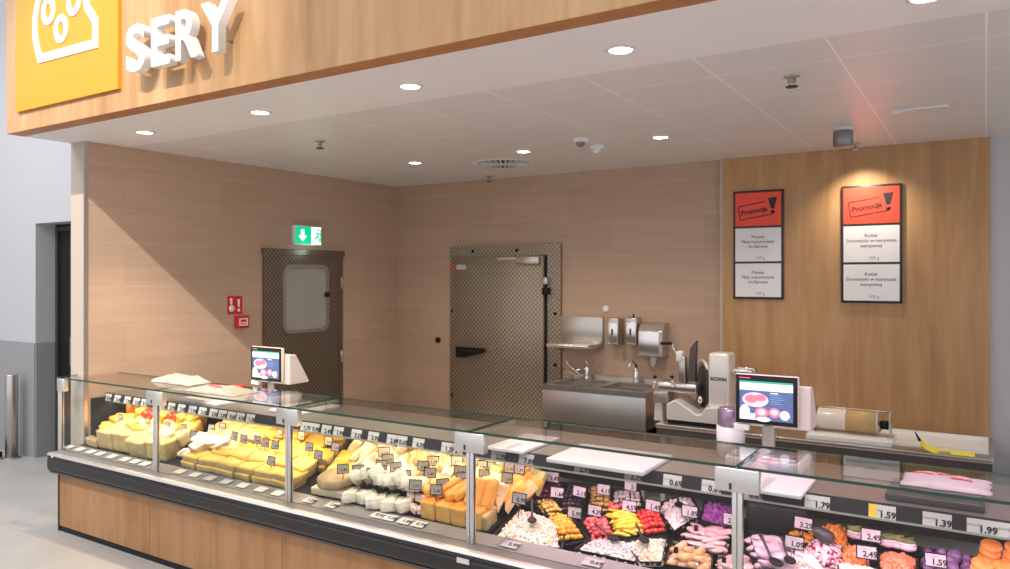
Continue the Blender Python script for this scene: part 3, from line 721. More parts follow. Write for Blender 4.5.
SY = 5.95
def sp(x, y, dy=0): q = atY(x, y, SY+dy); return (q.x, q.z)
c = atY(690, 420, SY)
sl = thing('meat_slicer', 'white and steel meat slicing machine on the steel work table', 'slicer', (c.x, SY, TZ)); b0 = Vector(sl.location)
z0s = TZ
body = [sp(a_, b_, -.14) for a_, b_ in ((666, 421), (666, 404), (675, 399.5), (689, 409), (696, 414.5), (701, 414), (705, 407.5), (731, 408), (731, 424))]
body = [(x, max(z, z0s+.03)) for x, z in body]; body[0] = (body[0][0], z0s+.03); body[-1] = (body[-1][0], z0s+.03)
MB().prism(body, SY-.14, SY+.18, 'y').build('machine_base', 'machine_white', sl, b0, .012)
MB().box(body[0][0]+.01, body[-1][0]-.02, SY-.13, SY+.16, z0s+.003, z0s+.032).build('base_strip', 'black', sl, b0)
A_ = sp(708, 407, -.08); B_ = sp(728.5, 354, -.08)
mh = MB().rbox(A_[0], B_[0], SY-.08, SY+.12, A_[1]-.02, B_[1], .022, 4).build('motor_housing', 'machine_white', sl, b0)
text('maker_name', 'BIZERBA', .034, 'ink', mh, ((A_[0]+B_[0])/2-b0.x+.004, -.0806, sp(718, 378)[1]-b0.z), ext=.0006, offset=.001)
cb = sp(704.5, 386, .12); SDY = SY+.12
def turn(mb, a=math.radians(34)):
    mb.v = [(cb[0]+(x-cb[0])*math.cos(a)-(y-SDY)*math.sin(a), SDY+(x-cb[0])*math.sin(a)+(y-SDY)*math.cos(a), z) for x, y, z in mb.v]; return mb

bl = MB(); bl.lathe([(.0001, -.012), (.06, -.012), (.19, -.002), (.19, .002), (.06, .010), (.0001, .010)], 40, (cb[0], SDY, cb[1]), 'x'); turn(bl); bl.build('blade', 'steel_bright', sl, b0)
bl = MB(); bl.lathe([(.0001, -.018), (.165, -.016), (.165, -.010), (.0001, -.010)], 32, (cb[0]-.002, SDY, cb[1]), 'x'); turn(bl); bl.build('blade_cover', 'dark_grey', sl, b0)
bg = MB(); bg.tube([(cb[0]-.015, SDY+.205*math.cos(a), cb[1]+.205*math.sin(a)) for a in [math.radians(q) for q in range(-120, 140, 12)]], .012, 8); turn(bg); bg.build('blade_guard', 'white_plastic', sl, b0)
kk = MB(); q = sp(701.5, 399); kk.blob((q[0], SY-.03, q[1]), (.02, .02, .035), 2); kk.build('sharpener_knob', 'chrome', sl, b0)
# carriage
a = sp(656.5, 390); b = sp(698, 383)
MB().rbox(a[0], b[0], SY-.05, SY+.20, a[1], b[1]-.01, .01).build('carriage_tray', 'steel_bright', sl, b0)
a = sp(656, 401); b = sp(671, 391); MB().rbox(a[0], b[0], SY-.08, SY+.02, a[1], b[1], .01).build('carriage_block', 'steel_matte', sl, b0)
a = sp(656.5, 421); b = sp(663, 402); MB().prism([(a[0], z0s), (b[0]+.02, z0s), (b[0]+.01, b[1]), (a[0]+.01, b[1])], SY-.06, SY+.0, 'y').build('carriage_foot', 'machine_white', sl, b0)
a = sp(687.5, 374); b = sp(696, 341)
MB().prism([(a[0], a[1]-.06), (b[0]-.01, a[1]-.06), (b[0], b[1]), (a[0]+.02, b[1]-.06)], SY-.0, SY+.05, 'y').build('back_plate', 'dark_apron', sl, b0)
a = sp(680, 384); b = sp(686.5, 357)
MB().rbox(a[0], b[0], SY-.04, SY+.04, a[1], b[1], .008).build('support_column', 'steel', sl, b0)
a = sp(678, 361); b = sp(684.5, 351)
MB().rbox(a[0], b[0], SY-.06, SY+.02, a[1], b[1], .012).build('joint_block', 'white_plastic', sl, b0)
q0 = sp(674, 343); q1 = sp(675, 348); q2 = sp(680, 356)
cr = MB().tube([(q0[0], SY-.04, q0[1]), (q1[0], SY-.04, q1[1]), (q2[0], SY-.04, q2[1])], .009, 8).build('crank_arm', 'chrome', sl, b0)
q3 = sp(662.5, 343); MB().tube([(q3[0], SY-.04, q3[1]), (q0[0], SY-.04, q0[1])], .013, 10).build('crank_grip', 'black', cr, b0)
for (x0_, y0_, x1_, y1_) in ((656.5, 388, 658, 377), (676, 386, 675, 377)):
    a = sp(x0_, y0_); b = sp(x1_, y1_); k = MB().tube([(a[0], SY-.07, a[1]), (b[0], SY-.07, b[1])], .010, 8).build('clamp_post', 'chrome', sl, b0)
    MB().blob((b[0], SY-.07, b[1]+.01), (.018, .018, .012), 2).build('clamp_knob', 'black', k, b0)
a = sp(736, 368.5); b = sp(746, 365); hdl = MB().tube([(a[0]-.01, SY+.05, a[1]-.03), (a[0], SY+.05, a[1]), (a[0]+.12, SY+.05, a[1]), (a[0]+.13, SY+.05, a[1]-.03)], .01, 8).build('rear_handle', 'chrome', sl, b0)
MB().rbox(B_[0], B_[0]+.16, SY-.02, SY+.16, B_[1]-.16, B_[1]-.12, .01).build('thickness_plate', 'steel_bright', sl, b0)

# film wrapping dispenser
a = atY(814, 441, 6.0); b = atY(890, 441, 6.0)
fw = thing('film_dispenser', 'cling film roll dispenser on the steel table below the posters', 'film dispenser', ((a.x+b.x)/2, 6.0, TZ)); Wf = b.x-a.x; hf = Wf/2
MB().rbox(-hf-.02, hf+.03, -.2, .14, .0, .035, .005).build('base_plate', 'white_plastic', fw)
zr = .125
MB().lathe([(.075, -hf+.03), (.078, -hf+.035), (.078, hf-.08), (.075, hf-.075)], 28, (0, 0, zr), 'x').build('film_roll', 'film_roll', fw)
MB().lathe([(.0785, -.03), (.0785, hf-.082)], 28, (0, 0, zr), 'x').build('roll_label', 'core_brown', fw)
MB().lathe([(.012, -hf), (.012, hf+.02)], 12, (0, 0, zr), 'x').build('spindle', 'steel_matte', fw)
MB().tube([(-hf, 0, zr+.085), (hf+.01, 0, zr+.085)], .006, 8).tube([(-hf, .06, zr+.07), (hf+.01, .06, zr+.07)], .006, 8).build('guide_bar', 'chrome', fw)
for s in (-hf+.005, hf):
    MB().prism([(-.08, .03), (.08, .03), (.06, zr+.095), (-.05, zr+.095)], s, s+.008, 'x').build('side_plate', 'steel', fw)
MB().lathe([(.03, hf-.06), (.032, hf-.01)], 14, (0, -.0, zr-.01), 'x').build('end_knob', 'black', fw)

a = atY(886, 440, 6.1); b = atY(993, 440, 5.85)
wb = thing('flat_tray', 'flat white rimmed tray lying on the right end of the steel table', 'tray', ((-.66+.04)/2, 6.1, TZ))
x0_, x1_ = -.34, .33; hz = .03
m = MB(); m.box(x0_, x1_, -.18, .28, 0, .008); m.box(x0_, x1_, .272, .28, .008, hz); m.box(x0_, x0_+.008, -.18, .272, .008, hz*.9)
m.box(x1_-.008, x1_, -.18, .272, .008, hz*.9); m.box(x0_+.008, x1_-.008, -.18, -.172, .008, .018)
m.build('tray', 'letter_white', wb)
SYY = 5.80
pp = [atY(x, y, SYY) for x, y in ((920, 441), (925, 446), (935, 451), (950, 453.5), (975, 456.5))]
pp = [Vector((q.x, 0, max(q.z, TZ+.006))) for q in pp]
st = thing('paper_strip', 'curved yellow printed strip lying before the white tray on the table edge', 'strip', (pp[3].x, SYY, TZ))
vs = []; fs_ = []; b0 = Vector((pp[3].x, 0, TZ))
for q in pp: vs += [q-b0+Vector((0, -.03, -.012)), q-b0+Vector((0, .03, .016))]
for i in range(4): fs_.append((2*i, 2*i+1, 2*i+3, 2*i+2))
n0 = len(vs); vs += [v_-Vector((0, 0, .004)) for v_ in vs]; fs_ += [tuple(n0+k for k in f)[::-1] for f in fs_]
MB().add(vs, fs_).build('strip', 'yellow_strip', st)
q = pp[3]-b0; MB().box(q.x-.07, q.x+.0, -.02, .02, q.z+.006, q.z+.010).build('printed_patch', 'paper', st)
q = pp[0]-b0; MB().tube([(q.x-.03, 0, q.z+.06), (q.x, 0, q.z)], [.003, .010], 8).build('dark_tip', 'black', st)
# trolley glimpsed at far right
tr = thing('cart', 'grey cart corner beside the right end of the steel table', 'cart', (.42, 6.1, 0))
MB().rbox(-.22, .3, -.25, .25, .56, .60, .01).build('top_tray', 'black', tr)
MB().rbox(-.16, .28, -.2, .2, .60, .68, .01).build('folded_cloth', 'paper', tr)
for a in (-.18, .26):
    for yy in (-.2, .2): MB().tube([(a, yy, 0), (a, yy, .56)], .014, 8).build('leg', 'steel', tr)

# ------------------------------------------------------------------ serving counter
plain('ledge_grey', (.30, .28, .28), .45, .4)
cx0, cx1 = -5.75, 1.70
PX = [-5.75, -4.58, -3.327, -2.074, -.812, .44, 1.70]
cn = thing('serving_counter', 'long refrigerated glass serving counter with oak front and black bumper', 'counter', ((cx0+cx1)/2, 3.4, 0)); b0 = Vector(cn.location)
bs = [cx0+.02, -4.62, -3.36, -2.10, -.85, .4, cx1]
for i in range(6):
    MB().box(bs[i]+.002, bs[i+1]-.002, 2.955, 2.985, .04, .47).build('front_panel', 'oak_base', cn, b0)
MB().box(cx0+.02, cx1, 2.985, 3.0, 0, .46).box(cx0+.02, cx1, 2.958, 2.985, 0, .04).build('plinth', 'black', cn, b0)
MB().box(cx0+.005, cx0+.02, 2.95, 3.84, .0, .56).build('end_panel', 'dark_grey', cn, b0)
MB().box(cx0+.02, cx1, 3.0, 3.84, .02, .53).build('cabinet_body', 'cabinet_dark', cn, b0)
# bumper profile
prof = [(2.97, .452), (2.905, .452), (2.885, .462), (2.878, .48), (2.878, .53), (2.882, .536), (2.882, .545), (2.878, .55), (2.882, .566), (2.895, .574), (2.97, .574)]
MB().prism(prof, cx0, cx1, 'x').build('bumper', 'black_rubber', cn, b0)
MB().prism([(2.876, .568), (2.885, .582), (2.905, .584), (2.905, .574), (2.893, .573), (2.88, .564)], cx0-.002, cx1, 'x').build('bumper_lip', 'aluminium', cn, b0)
MB().prism([(2.905, .575), (2.905, .5825), (2.975, .585), (2.975, .575)], cx0-.002, cx1, 'x').build('bumper_top', 'ledge_grey', cn, b0)
MB().box(cx0, cx1, 2.893, 2.96, .438, .452).build('lower_rail', 'dark_apron', cn, b0)
MB().rbox(cx0-.006, cx0, 2.885, 2.97, .455, .57, .004).build('bumper_cap', 'black', cn, b0)
a = atY(463, 561, 2.877); MB().box(a.x-.035, a.x+.035, 2.875, 2.878, a.z-.012, a.z+.012).build('sticker', 'paper', cn, b0)
a = atY(50.5, 457.5, 2.877); MB().box(a.x+.01, a.x+.035, 2.875, 2.878, .556, .566).build('badge', 'paper', cn, b0)
# label ledge behind the front glass
MB().prism([(2.975, .582), (3.085, .604), (3.085, .56), (2.975, .56)], cx0+.01, cx1, 'x').build('label_ledge', 'ledge_grey', cn, b0)
# deck
dk = MB(); dk.prism([(3.085, deckz(3.085)-.0), (3.83, deckz(3.83)), (3.83, .56), (3.085, .56)], cx0+.02, -2.06, 'x'); dk.prism([(3.085, deckz(3.085)-.06), (3.83, deckz(3.83)-.06), (3.83, .53), (3.085, .53)], -2.06, cx1, 'x'); dk.build('display_deck', 'cabinet_dark', cn, b0)
MB().box(cx0+.02, cx1, 3.82, 3.84, deckz(3.82), .945).build('back_panel', 'cabinet_dark', cn, b0)
MB().box(cx0+.065, cx0+.085, 3.16, 3.85, .56, .945).build('end_cheek', 'cabinet_dark', cn, b0)
# worktop with label rail
MB().box(cx0, cx1, 3.285, 3.85, .945, .972).build('worktop', 'steel_matte', cn, b0)
MB().prism([(3.285, .974), (3.275, .974), (3.262, .920), (3.266, .914), (3.285, .914)], cx0+.02, cx1, 'x').build('label_rail', 'rail_dark', cn, b0)
MB().box(cx0+.02, cx1, 3.256, 3.264, .912, .920).build('rail_edge', 'steel', cn, b0)
for X in PX:
    MB().rbox(X-.012, X+.012, 3.76, 3.80, deckz(3.78), .945, .003).build('support', 'dark_grey', cn, b0)
for i in range(6): MB().rbox(PX[i]+.03, PX[i+1]-.03, 3.292, 3.318, .930, .944, .004).build('led_tube', 'white_plastic', cn, b0)
# posts and brackets
for i, X in enumerate(PX):
    MB().rbox(X-.020, X-.002, 2.962, 2.99, .584, 1.07, .003).rbox(X+.002, X+.020, 2.962, 2.99, .584, 1.07, .003).box(X-.002, X+.002, 2.972, 2.985, .584, 1.07).build('glass_post', 'aluminium', cn, b0)
    xl, xr = (X-.085, X+.085) if i else (X-.02, X+.07)
    br = MB().rbox(xl, xr, 2.955, 2.995, 1.02, 1.112, .004).build('glass_bracket', 'aluminium', cn, b0)
    MB().rbox(X-.028, X-.018, 2.951, 2.956, 1.03, 1.055, .002).build('clamp_slot', 'dark_grey', br, b0)
    MB().rbox(X-.015, X+.015, 2.99, 3.36, 1.095, 1.113, .003).build('glass_arm', 'aluminium', cn, b0)
def pane(x0, x1, y0, y1, z0, z1, thick, name):
    m = MB(); m.box(x0, x1, y0, y1, z0, z1)
    dims = {'x': (1, 3, 0, 2, 4, 5)}
    # material 1 on the thin edges
    ext = (x1-x0, y1-y0, z1-z0); k = ext.index(min(ext))
    for fi, f in enumerate(m.f):
        ax = [set(round(m.v[q][c], 5) for q in f) for c in range(3)]
        const = [c for c in range(3) if len(ax[c]) == 1][0]
        m.m[fi] = 0 if const == k else 1
    return m.build(name, ['glass', 'glass_edge'], cn, b0)
for i in range(6):
    pane(PX[i]+.022, PX[i+1]-.022, 2.972, 2.978, .588, 1.108, 'y', 'front_glass')
    pane(PX[i]+.003 if i else PX[0]-.03, PX[i+1]-.003, 2.955, 3.37, 1.114, 1.124, 'z', 'top_glass')
pane(cx0+.004, cx0+.010, 2.995, 3.42, .60, 1.112, 'x', 'end_glass')
MB().rbox(cx0-.005, cx0+.018, 3.42, 3.445, .60, 1.112, .003).build('end_post', 'aluminium', cn, b0)

# ------------------------------------------------------------------ price cards
PRI = ['1.79', '0.69', '2.49', '1.39', '3.29', '1.59', '2.89', '0.99', '4.39', '1.99', '2.19', '5.99']
def rail_label(name, label, X, wid, digits, mat, group, mode, i):
    # mode 'rail' hangs on the sloping rail, 'ledge' lies on the ledge behind the glass
    if mode == 'rail':
        t = thing(name, label, 'price label', (X, 3.264, .918), 0, group); th = -math.atan2(.012, .05); t.rotation_euler = (0, 0, 0)
        hh = .05
        vs = [(-wid/2, -.002, 0), (wid/2, -.002, 0), (wid/2, .0100, hh), (-wid/2, .0100, hh)]; off = (0, -.0012, 0)
        rot = (PI/2+th, 0, 0); c = (0, .0045, .022); zoff = .001
    else:
        t = thing(name, label, 'price label', (X, 3.02, .5945), 0, group); hh = .05
        vs = [(-wid/2, -.02, -.0015), (wid/2, -.02, -.0015), (wid/2, .035, .0095), (-wid/2, .035, .0095)]; off = (0, 0, .0012)
        rot = (math.atan(.2), 0, 0); c = (0, 0.006, .0052)
    m = MB(); v2 = [(a+off[0], b+off[1], cc+off[2]) for a, b, cc in vs]
    m.add(vs+v2, [(0, 1, 2, 3), (7, 6, 5, 4), (0, 4, 5, 1), (1, 5, 6, 2), (2, 6, 7, 3), (3, 7, 4, 0)])
    m.build('card', mat, t)
    if digits:
        text('price_digits', digits, .034, 'ink', t, (wid*.2, -.0004 if mode == 'rail' else c[1], c[2]-.006 if mode == 'rail' else c[2]+.0004), rot, offset=.0012, ext=.0003)
        text('product_line', 'cena za 100 g', .009, 'ink_grey', t, (-wid*.24, .0030 if mode == 'rail' else c[1]+.012, c[2]+.008 if mode == 'rail' else c[2]+.003), rot, ext=.0003)
    if mat == 'yellow_card': pass
    return t
def railX(x): 
    q = atY(x, 420, 3.264); return q.x
R1 = [(104, 't'), (113, 't'), (124, 't'), (133, 't'), (143, 't')]
R1x = [100, 108, 117, 127, 136, 144]
R2x = [162, 171, 181, 192, 202, 213, 222, 231, 240, 250]
R3x = [305, 314, 326, 338, 356, 373, 392, 401, 418, 447, 457]
def rl(xs_, where, mat='paper'):
    for i, x in enumerate(xs_):
        rail_label('shelf_price_card', 'white price card on the inner rail, %s from the left %s' % (ORD[i], where), railX(x), .080, PRI[(i*7) % 12], mat, 'price cards on the inner rail', 'rail', i)
rl(R1x, 'in the leftmost glass bay'); rl(R2x, 'in the second glass bay'); rl(R3x, 'in the third glass bay')
R4 = [(498, '2.29', 'rail_grey2'), (526, '7.89', 'paper_mauve'), (582, '2.99', 'rail_grey2'), (633, '2.79', 'rail_grey2'), (672, '0.69', 'paper'), (711, '0.69', 'paper'), (752, '0.69', 'paper_mauve'), (817, '1.79', 'paper'), (882, '1.59', 'paper'), (937, '1.39', 'paper'), (982, '1.99', 'paper'), (1013, '2.19', 'paper')]
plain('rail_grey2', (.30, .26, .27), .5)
WH = ['on the grey rail nearest the fourth post', 'reading 7.89 between the two cutting boards', 'under the left half of the large cutting board', 'under the right corner of the large cutting board', 'reading 0.69 just right of the large cutting board', 'reading 0.69 left of the fifth post bracket', 'partly hidden under the rightmost cutting board', 'reading 1.79 right of the rightmost cutting board', 'reading 1.59 with a yellow corner', 'reading 1.39 under the dark tray', 'reading 1.99 near the right edge', 'cut by the right edge of the photo']
for i, (x, dg_, mt_) in enumerate(R4):
    wid = .085 if i < 7 else .095
    t = rail_label('shelf_price_card', 'price card on the inner rail '+WH[i], railX(x), wid, dg_, mt_, 'price cards on the inner rail', 'rail', i)
    if i == 8:
        MB().add([(-.047, -.0032, .001), (-.02, -.0032, .001), (-.02, .0082, .049), (-.047, .0082, .049), (-.047, -.0045, .001), (-.02, -.0045, .001), (-.02, .0070, .049), (-.047, .0070, .049)], [(0, 1, 2, 3), (7, 6, 5, 4), (0, 4, 5, 1), (1, 5, 6, 2), (2, 6, 7, 3), (3, 7, 4, 0)]).build('yellow_corner', 'yellow_card', t)
L1 = [68, 79, 90, 99, 111, 124, 134, 144]; L2 = [179, 194, 209, 225, 242, 260, 277]; L3 = [309, 331, 377, 389, 404, 418]; L4 = [510, 592]
def ledgeX(x): return atY(x, 470, 3.02).x
for xs_, where in ((L1, 'leftmost bay'), (L2, 'second bay'), (L3, 'third bay'), (L4, 'fourth bay')):
    for i, x in enumerate(xs_):
        rail_label('ledge_price_card', 'white card lying on the front ledge, %s from the left in the %s' % (ORD[i], where), ledgeX(x), .078 if x < 480 else .09, None if x < 300 else ('1.29', '1.89', '0.99')[i % 3] if x < 480 else ('5.99', '0.69')[i], 'paper' if x < 480 else 'paper_mauve', 'cards on the front ledge', 'ledge', i)

plain('tag_tan', (.40, .34, .28), .5)
# framed tags standing in the food
def DR(x, y, h=0):
    d = ray(x, y); t = (2.691-h)/(.46*d.y-d.z); p = d*t; p.z += CAMH; return p
def make_tag(name, label, cat, big, mat, digits, group):
    w_, h_ = (.080, .056) if big else (.066, .054)
    t = thing(name, label, cat, (0, 0, 0), 0, group)
    m = MB(); ring_prism(m, [(-w_/2, 0), (w_/2, 0), (w_/2, h_), (-w_/2, h_)], [(-w_/2+.004, .004), (w_/2-.004, .004), (w_/2-.004, h_-.004), (-w_/2+.004, h_-.004)], -.003, .001)
    m.build('frame', 'black', t)
    cd = MB().box(-w_/2+.004, w_/2-.004, -.001, .001, .004, h_-.004).build('card', mat, t)
    if digits: text('price_digits', digits, .032 if big else .022, 'ink', cd, (.012 if big else .004, -.0014, h_*.36), offset=.001 if big else .0005, ext=.0003)
    ln = MB(); ln.box(-w_/2+.009, w_*.25, -.0016, -.001, h_-.014, h_-.0125); ln.box(-w_/2+.009, w_*.1, -.0016, -.001, h_-.019, h_-.0178); ln.build('print_lines', 'ink_grey', cd)
    MB().tube([(0, .0, .003), (0, .004, -.07)], .0025, 6).build('pin', 'black', t)
    return t
TAGS = []
def tags(lst, where, big=False, yaw=0, mat='paper_mauve', protos={}):
    for i, e in enumerate(lst):
        x, y = e[0], e[1]; dg_ = e[2] if len(e) > 2 else PRI[(i*5+len(where)) % 12]; yw = e[3] if len(e) > 3 else yaw; h = e[4] if len(e) > 4 else .15
        lbl = e[5] if len(e) > 5 else '%s-framed price tag, %s from the left %s' % ('black', ORD[i], where)
        mt_ = e[6] if len(e) > 6 else mat
        key = (big, mt_, dg_)
        p = D(x, y, h) if big else DR(x, y, .165 if 'sideways' in where else .135)
        if key not in protos: protos[key] = make_tag('price_tag', lbl, 'price tag', big, mt_, dg_, 'price tags '+where); o = protos[key]
        else: o = dup(protos[key], None, None, lbl, 'price tags '+where)
        o.location = p-Vector((0, 0, .026)); o.rotation_euler = (math.radians(-8), rnd.uniform(-.05, .05), yw+rnd.uniform(-.08, .08))
        TAGS.append(o)

tags([(94, 416), (120, 418), (145, 415), (147, 422)], 'among the red-waxed cheese in the leftmost bay', mat='paper')
tags([(167, 426), (184, 419), (183, 428), (193, 435), (211, 428), (222, 427), (234, 436), (243, 439), (257, 440), (265, 443), (275, 445), (271, 461)], 'in the yellow cheeses of the second bay')
tags([(279, 434), (301, 436), (328, 441)], 'against the dark back, blank beige card', mat='paper_beige')
tags([(309, 447), (318, 455), (335, 447)], 'on the yellow slabs right of the third post')
tags([(343, 469, '2.49', .75), (358, 470, '1.39', .7), (372, 473, '3.29', .5), (381, 465, '0.99', .55), (384, 452, '2.19', .6), (388, 459, '1.59', .8), (396, 467, '4.39', .8), (405, 475, '5.99', .45), (415, 485, '1.99', .6), (423, 466, '2.89', .35), (430, 473, '2.49', .45), (433, 461, '1.79', .5), (436, 490, '2.49', .3), (443, 484, '0.69', .7), (457, 461, '1.39', .6), (460, 471, '3.29', .45), (462, 478, '2.19', .5)], 'turned sideways among the wrapped soft cheeses', mat='tag_tan')
tags([(482, 466), (490, 467), (484, 475), (481, 484), (507, 478), (509, 468), (519, 469)], 'in the cheese wedges right of the fourth post', mat='tag_tan')
SUNK[0] = .055
tags([(519, 499, '0.99', 0, .19, 'price tag 0.99 standing in the white crumbly cheese by the wedges'),
      (552.5, 477.5, '3.49', 0, .16, 'price tag 3.49, upper one over the dark red beets'),
      (557, 493, '1.64', 0, .13, 'price tag 1.64, lower one over the dark red beets'),
      (579, 492, '2.19', 0, .13, 'price tag 2.19 over the black olives'),
      (603.5, 490, '4.19', 0, .13, 'price tag 4.19 over the brown mushrooms'),
      (574.5, 513, '5.99', 0, .11, 'price tag 5.99 between orange peppers and red peppers'),
      (594.5, 511, '4.39', 0, .11, 'price tag 4.39 above the red peppers'),
      (630.5, 486, '5', -.2, .15, 'tilted price tag high at the back over the white onions'),
      (629, 506.5, '4.59', 0, .11, 'price tag 4.59 above the yellow chillies'),
      (652.5, 506, '1.49', 0, .11, 'price tag 1.49 above the red cherry peppers'),
      (689.5, 512, '1.89', 0, .12, 'price tag 1.89 in front of the white salad'),
      (731, 520, '2.39', .1, .1, 'price tag half hidden behind the fifth glass post')], 'in the deli trays', True)
tags([(803, 524, '3.29', 0, .15, 'price tag 3.29 behind the pink salad'),
      (794, 543, '1.09', .05, .12, 'price tag 1.09 left of the pink salad'),
      (871, 536, '2.49', 0, .15, 'price tag 2.49, upper of the pair, before the filled rolls'),
      (867, 553, '2.49', 0, .13, 'price tag 2.49, lower of the pair, on the orange salad'),
      (936, 561, '1.59', .05, .13, 'price tag 1.59 in front of the dark purple plums')], 'in the right bay', True)

SUNK[0] = 0.
# ------------------------------------------------------------------ cheese
def soft(me_builder): return me_builder
def wedge_mesh(name, L_=.16, W_=.08, H_=.06, mat=0):
    m = MB(); m.prism([(0, 0), (L_, -W_/2), (L_*1.04, 0), (L_, W_/2)], 0, H_, 'z'); return m
def block_obj(name, mats, sx, sy, sz, bev=.006, top=None):
    m = MB(); m.box(-sx/2, sx/2, -sy/2, sy/2, 0, sz)
    if top is not None: m.m[1] = 1
    return m.build(name, mats, None, None, bev)
def puff_obj(name, mat, sx, sy, sz, nz=.18, seed=1):
    # wrapped, slightly wrinkled wedge: subdivided box pulled round and wrinkled
    bm = bmesh.new(); bmesh.ops.create_cube(bm, size=1); bmesh.ops.subdivide_edges(bm, edges=bm.edges[:], cuts=5, use_grid_fill=True)
    for v in bm.verts:
        q = v.co*2; k = (1-q.y*q.y*.0)
        n = Vector((q.x*math.sqrt(1-q.y*q.y/4-q.z*q.z/4+q.y*q.y*q.z*q.z/6), q.y*math.sqrt(1-q.x*q.x/4-q.z*q.z/4+q.x*q.x*q.z*q.z/6), q.z*math.sqrt(1-q.x*q.x/4-q.y*q.y/4+q.y*q.y*q.x*q.x/6)))
        n = n*.55+q*.45; taper = .72+.28*(n.x+1)/2
        dn = 1+nz*noise.noise(n*2.3+Vector((seed*5.3, seed, 0)))
        v.co = Vector((n.x*sx/2*dn, n.y*sy/2*taper*dn, (n.z+1)*sz/2*dn))
    m = MB(); m.frombm(bm, 0, True); return m.build(name, mat)
def place(o, p, rot=(0, 0, 0), scale=1.):
    o.location = p; o.rotation_euler = rot; o.scale = (scale,)*3 if isinstance(scale, (int, float)) else scale; return o
def inst(proto, used, p, rot, scale, label, cat, group):
    o = proto if not used else dup(proto)
    place(o, p, rot, scale); tag(o, label, cat, group); return o
def spread(name, mk, cat, label, pts, group, h=.03, rot=(0, 0, 0), jit=.25, scj=.12, labels=None):
    """individual things from one prototype: pts are photo pixels of each item on the display deck"""
    pr = mk if not callable(mk) else mk(); used = False; out = []
    for i, e in enumerate(pts):
        p = D(e[0], e[1], e[2] if len(e) > 2 else h)
        r = e[3] if len(e) > 3 else rot
        rr = (r[0]+rnd.uniform(-jit, jit)*.4, r[1]+rnd.uniform(-jit, jit)*.4, r[2]+rnd.uniform(-jit, jit))
        o = inst(pr, used, p, rr, 1+rnd.uniform(-scj, scj), labels[i] if labels else label, cat, group); used = True; out.append(o)
    return out
def lay(name_obj, cat, label, items, group, labels=None, jit=.06):
    """items: (X, Y, lift above deck, (rx,ry,rz), scale)"""
    used = False; out = []
    for i, e in enumerate(items):
        X, Y, lift = e[:3]; r = e[3] if len(e) > 3 else (0, 0, 0); s_ = e[4] if len(e) > 4 else 1
        rr = (r[0]+.158+rnd.uniform(-jit, jit)*.5, r[1]+rnd.uniform(-jit, jit)*.5, r[2]+rnd.uniform(-jit, jit))
        o = inst(name_obj, used, (X, Y, deckz(Y)+lift), rr, s_, labels[i] if labels else label, cat, group); used = True; out.append(o)
    return out

RT_ = .30
def rampz(Y): return deckz(Y)+.015+RT_*max(0, Y-3.2)
def rampbox(label, X0_, X1_, Y1_=3.72):
    m = MB(); m.prism([(3.19, deckz(3.19)+.002), (3.2, rampz(3.2)-.004), (Y1_, rampz(Y1_)-.004), (Y1_, deckz(Y1_)+.002)], X0_, X1_, 'x')
    c = ((X0_+X1_)/2, 3.45, deckz(3.45)); o = m.build('display_step', 'cabinet_dark', None, c); o.location = c; tag(o, label, 'display step')
def rl_(proto, cat, items, group, labels, jit=.06, tilt=None):
    """items: (X, Y, lift above the sloping step, rot, scale)"""
    used = False
    for i, e in enumerate(items):
        X, Y, lift = e[:3]; q = e[3] if len(e) > 3 else (0, 0, 0); s_ = e[4] if len(e) > 4 else 1
        tl = tilt if tilt is not None else (.43 if Y > 3.2 else .158)
        inst(proto, used, (X, Y, rampz(Y)+lift), (q[0]+tl+rnd.uniform(-jit, jit)*.5, q[1]+rnd.uniform(-jit, jit)*.5, q[2]+rnd.uniform(-jit, jit)), s_, labels[i], cat, group); used = True
def irr(nm, mats, sx, sy, sz, bev, top=None, nz=.0, seed=1, cuts=4):
    """a cut block with slightly uneven faces"""
    bm = bmesh.new(); bmesh.ops.create_cube(bm, size=1)
    for v in bm.verts: v.co = Vector((v.co.x*sx, v.co.y*sy, (v.co.z+.5)*sz))
    bmesh.ops.bevel(bm, geom=bm.edges[:], offset=bev, segments=2, affect='EDGES', profile=.5)
    bmesh.ops.subdivide_edges(bm, edges=[e for e in bm.edges if e.calc_length() > .03], cuts=cuts, use_grid_fill=True)
    for v in bm.verts:
        n = noise.noise_vector(v.co*16+Vector((seed, seed*2.3, 0))); v.co += Vector((n.x, n.y, n.z if v.co.z > .01 else 0))*nz
    m = MB(); bm.verts.index_update(); bm.verts.ensure_lookup_table()
    for f in bm.faces:
        pass
    m.frombm(bm, 0, True)
    if top is not None:
        for i, f in enumerate(m.f):
            if all(m.v[q][2] > sz-bev*.9-nz for q in f): m.m[i] = 1
    return m.build(nm, mats)
FR = ['front', 'second', 'third', 'fourth', 'rear']
# --- bay 1
rampbox('dark sloping display step under the cheeses of the leftmost bay', -5.66, -4.62)
o = irr('cheese_block', ['rind_olive', 'cheese_pale'], .20, .17, .135, .014, True, .006)  # sides coloured dark as unlit faces, top in plain cheese colour
rl_(o, 'cheese', [(-5.40+.205*i, 3.19+.006*(i % 3), -.015, (-.02, 0, .05*(i-1)), 1+.05*((i*7) % 3)) for i in range(4)], 'large olive-rinded cheese blocks', ['large olive-brown cheese block at the front of the leftmost bay, %s from the left' % ORD[i] for i in range(4)])
o = irr('cheese_block', 'cheese_pale', .15, .11, .08, .012, None, .005, 3)
it = []; lb = []
for i in range(5): it.append((-5.42+.175*i, 3.29, .035+.01*(i % 2), (.1, 0, .3*(i % 2)-.15))); lb.append('pale cheese block in the middle row of the leftmost bay, %s from the left' % ORD[i])
rl_(o, 'cheese', it, 'pale cheese blocks in the leftmost bay', lb)
o = irr('cheese_block', 'cheese_yellow', .13, .11, .07, .014, None, .006, 5)
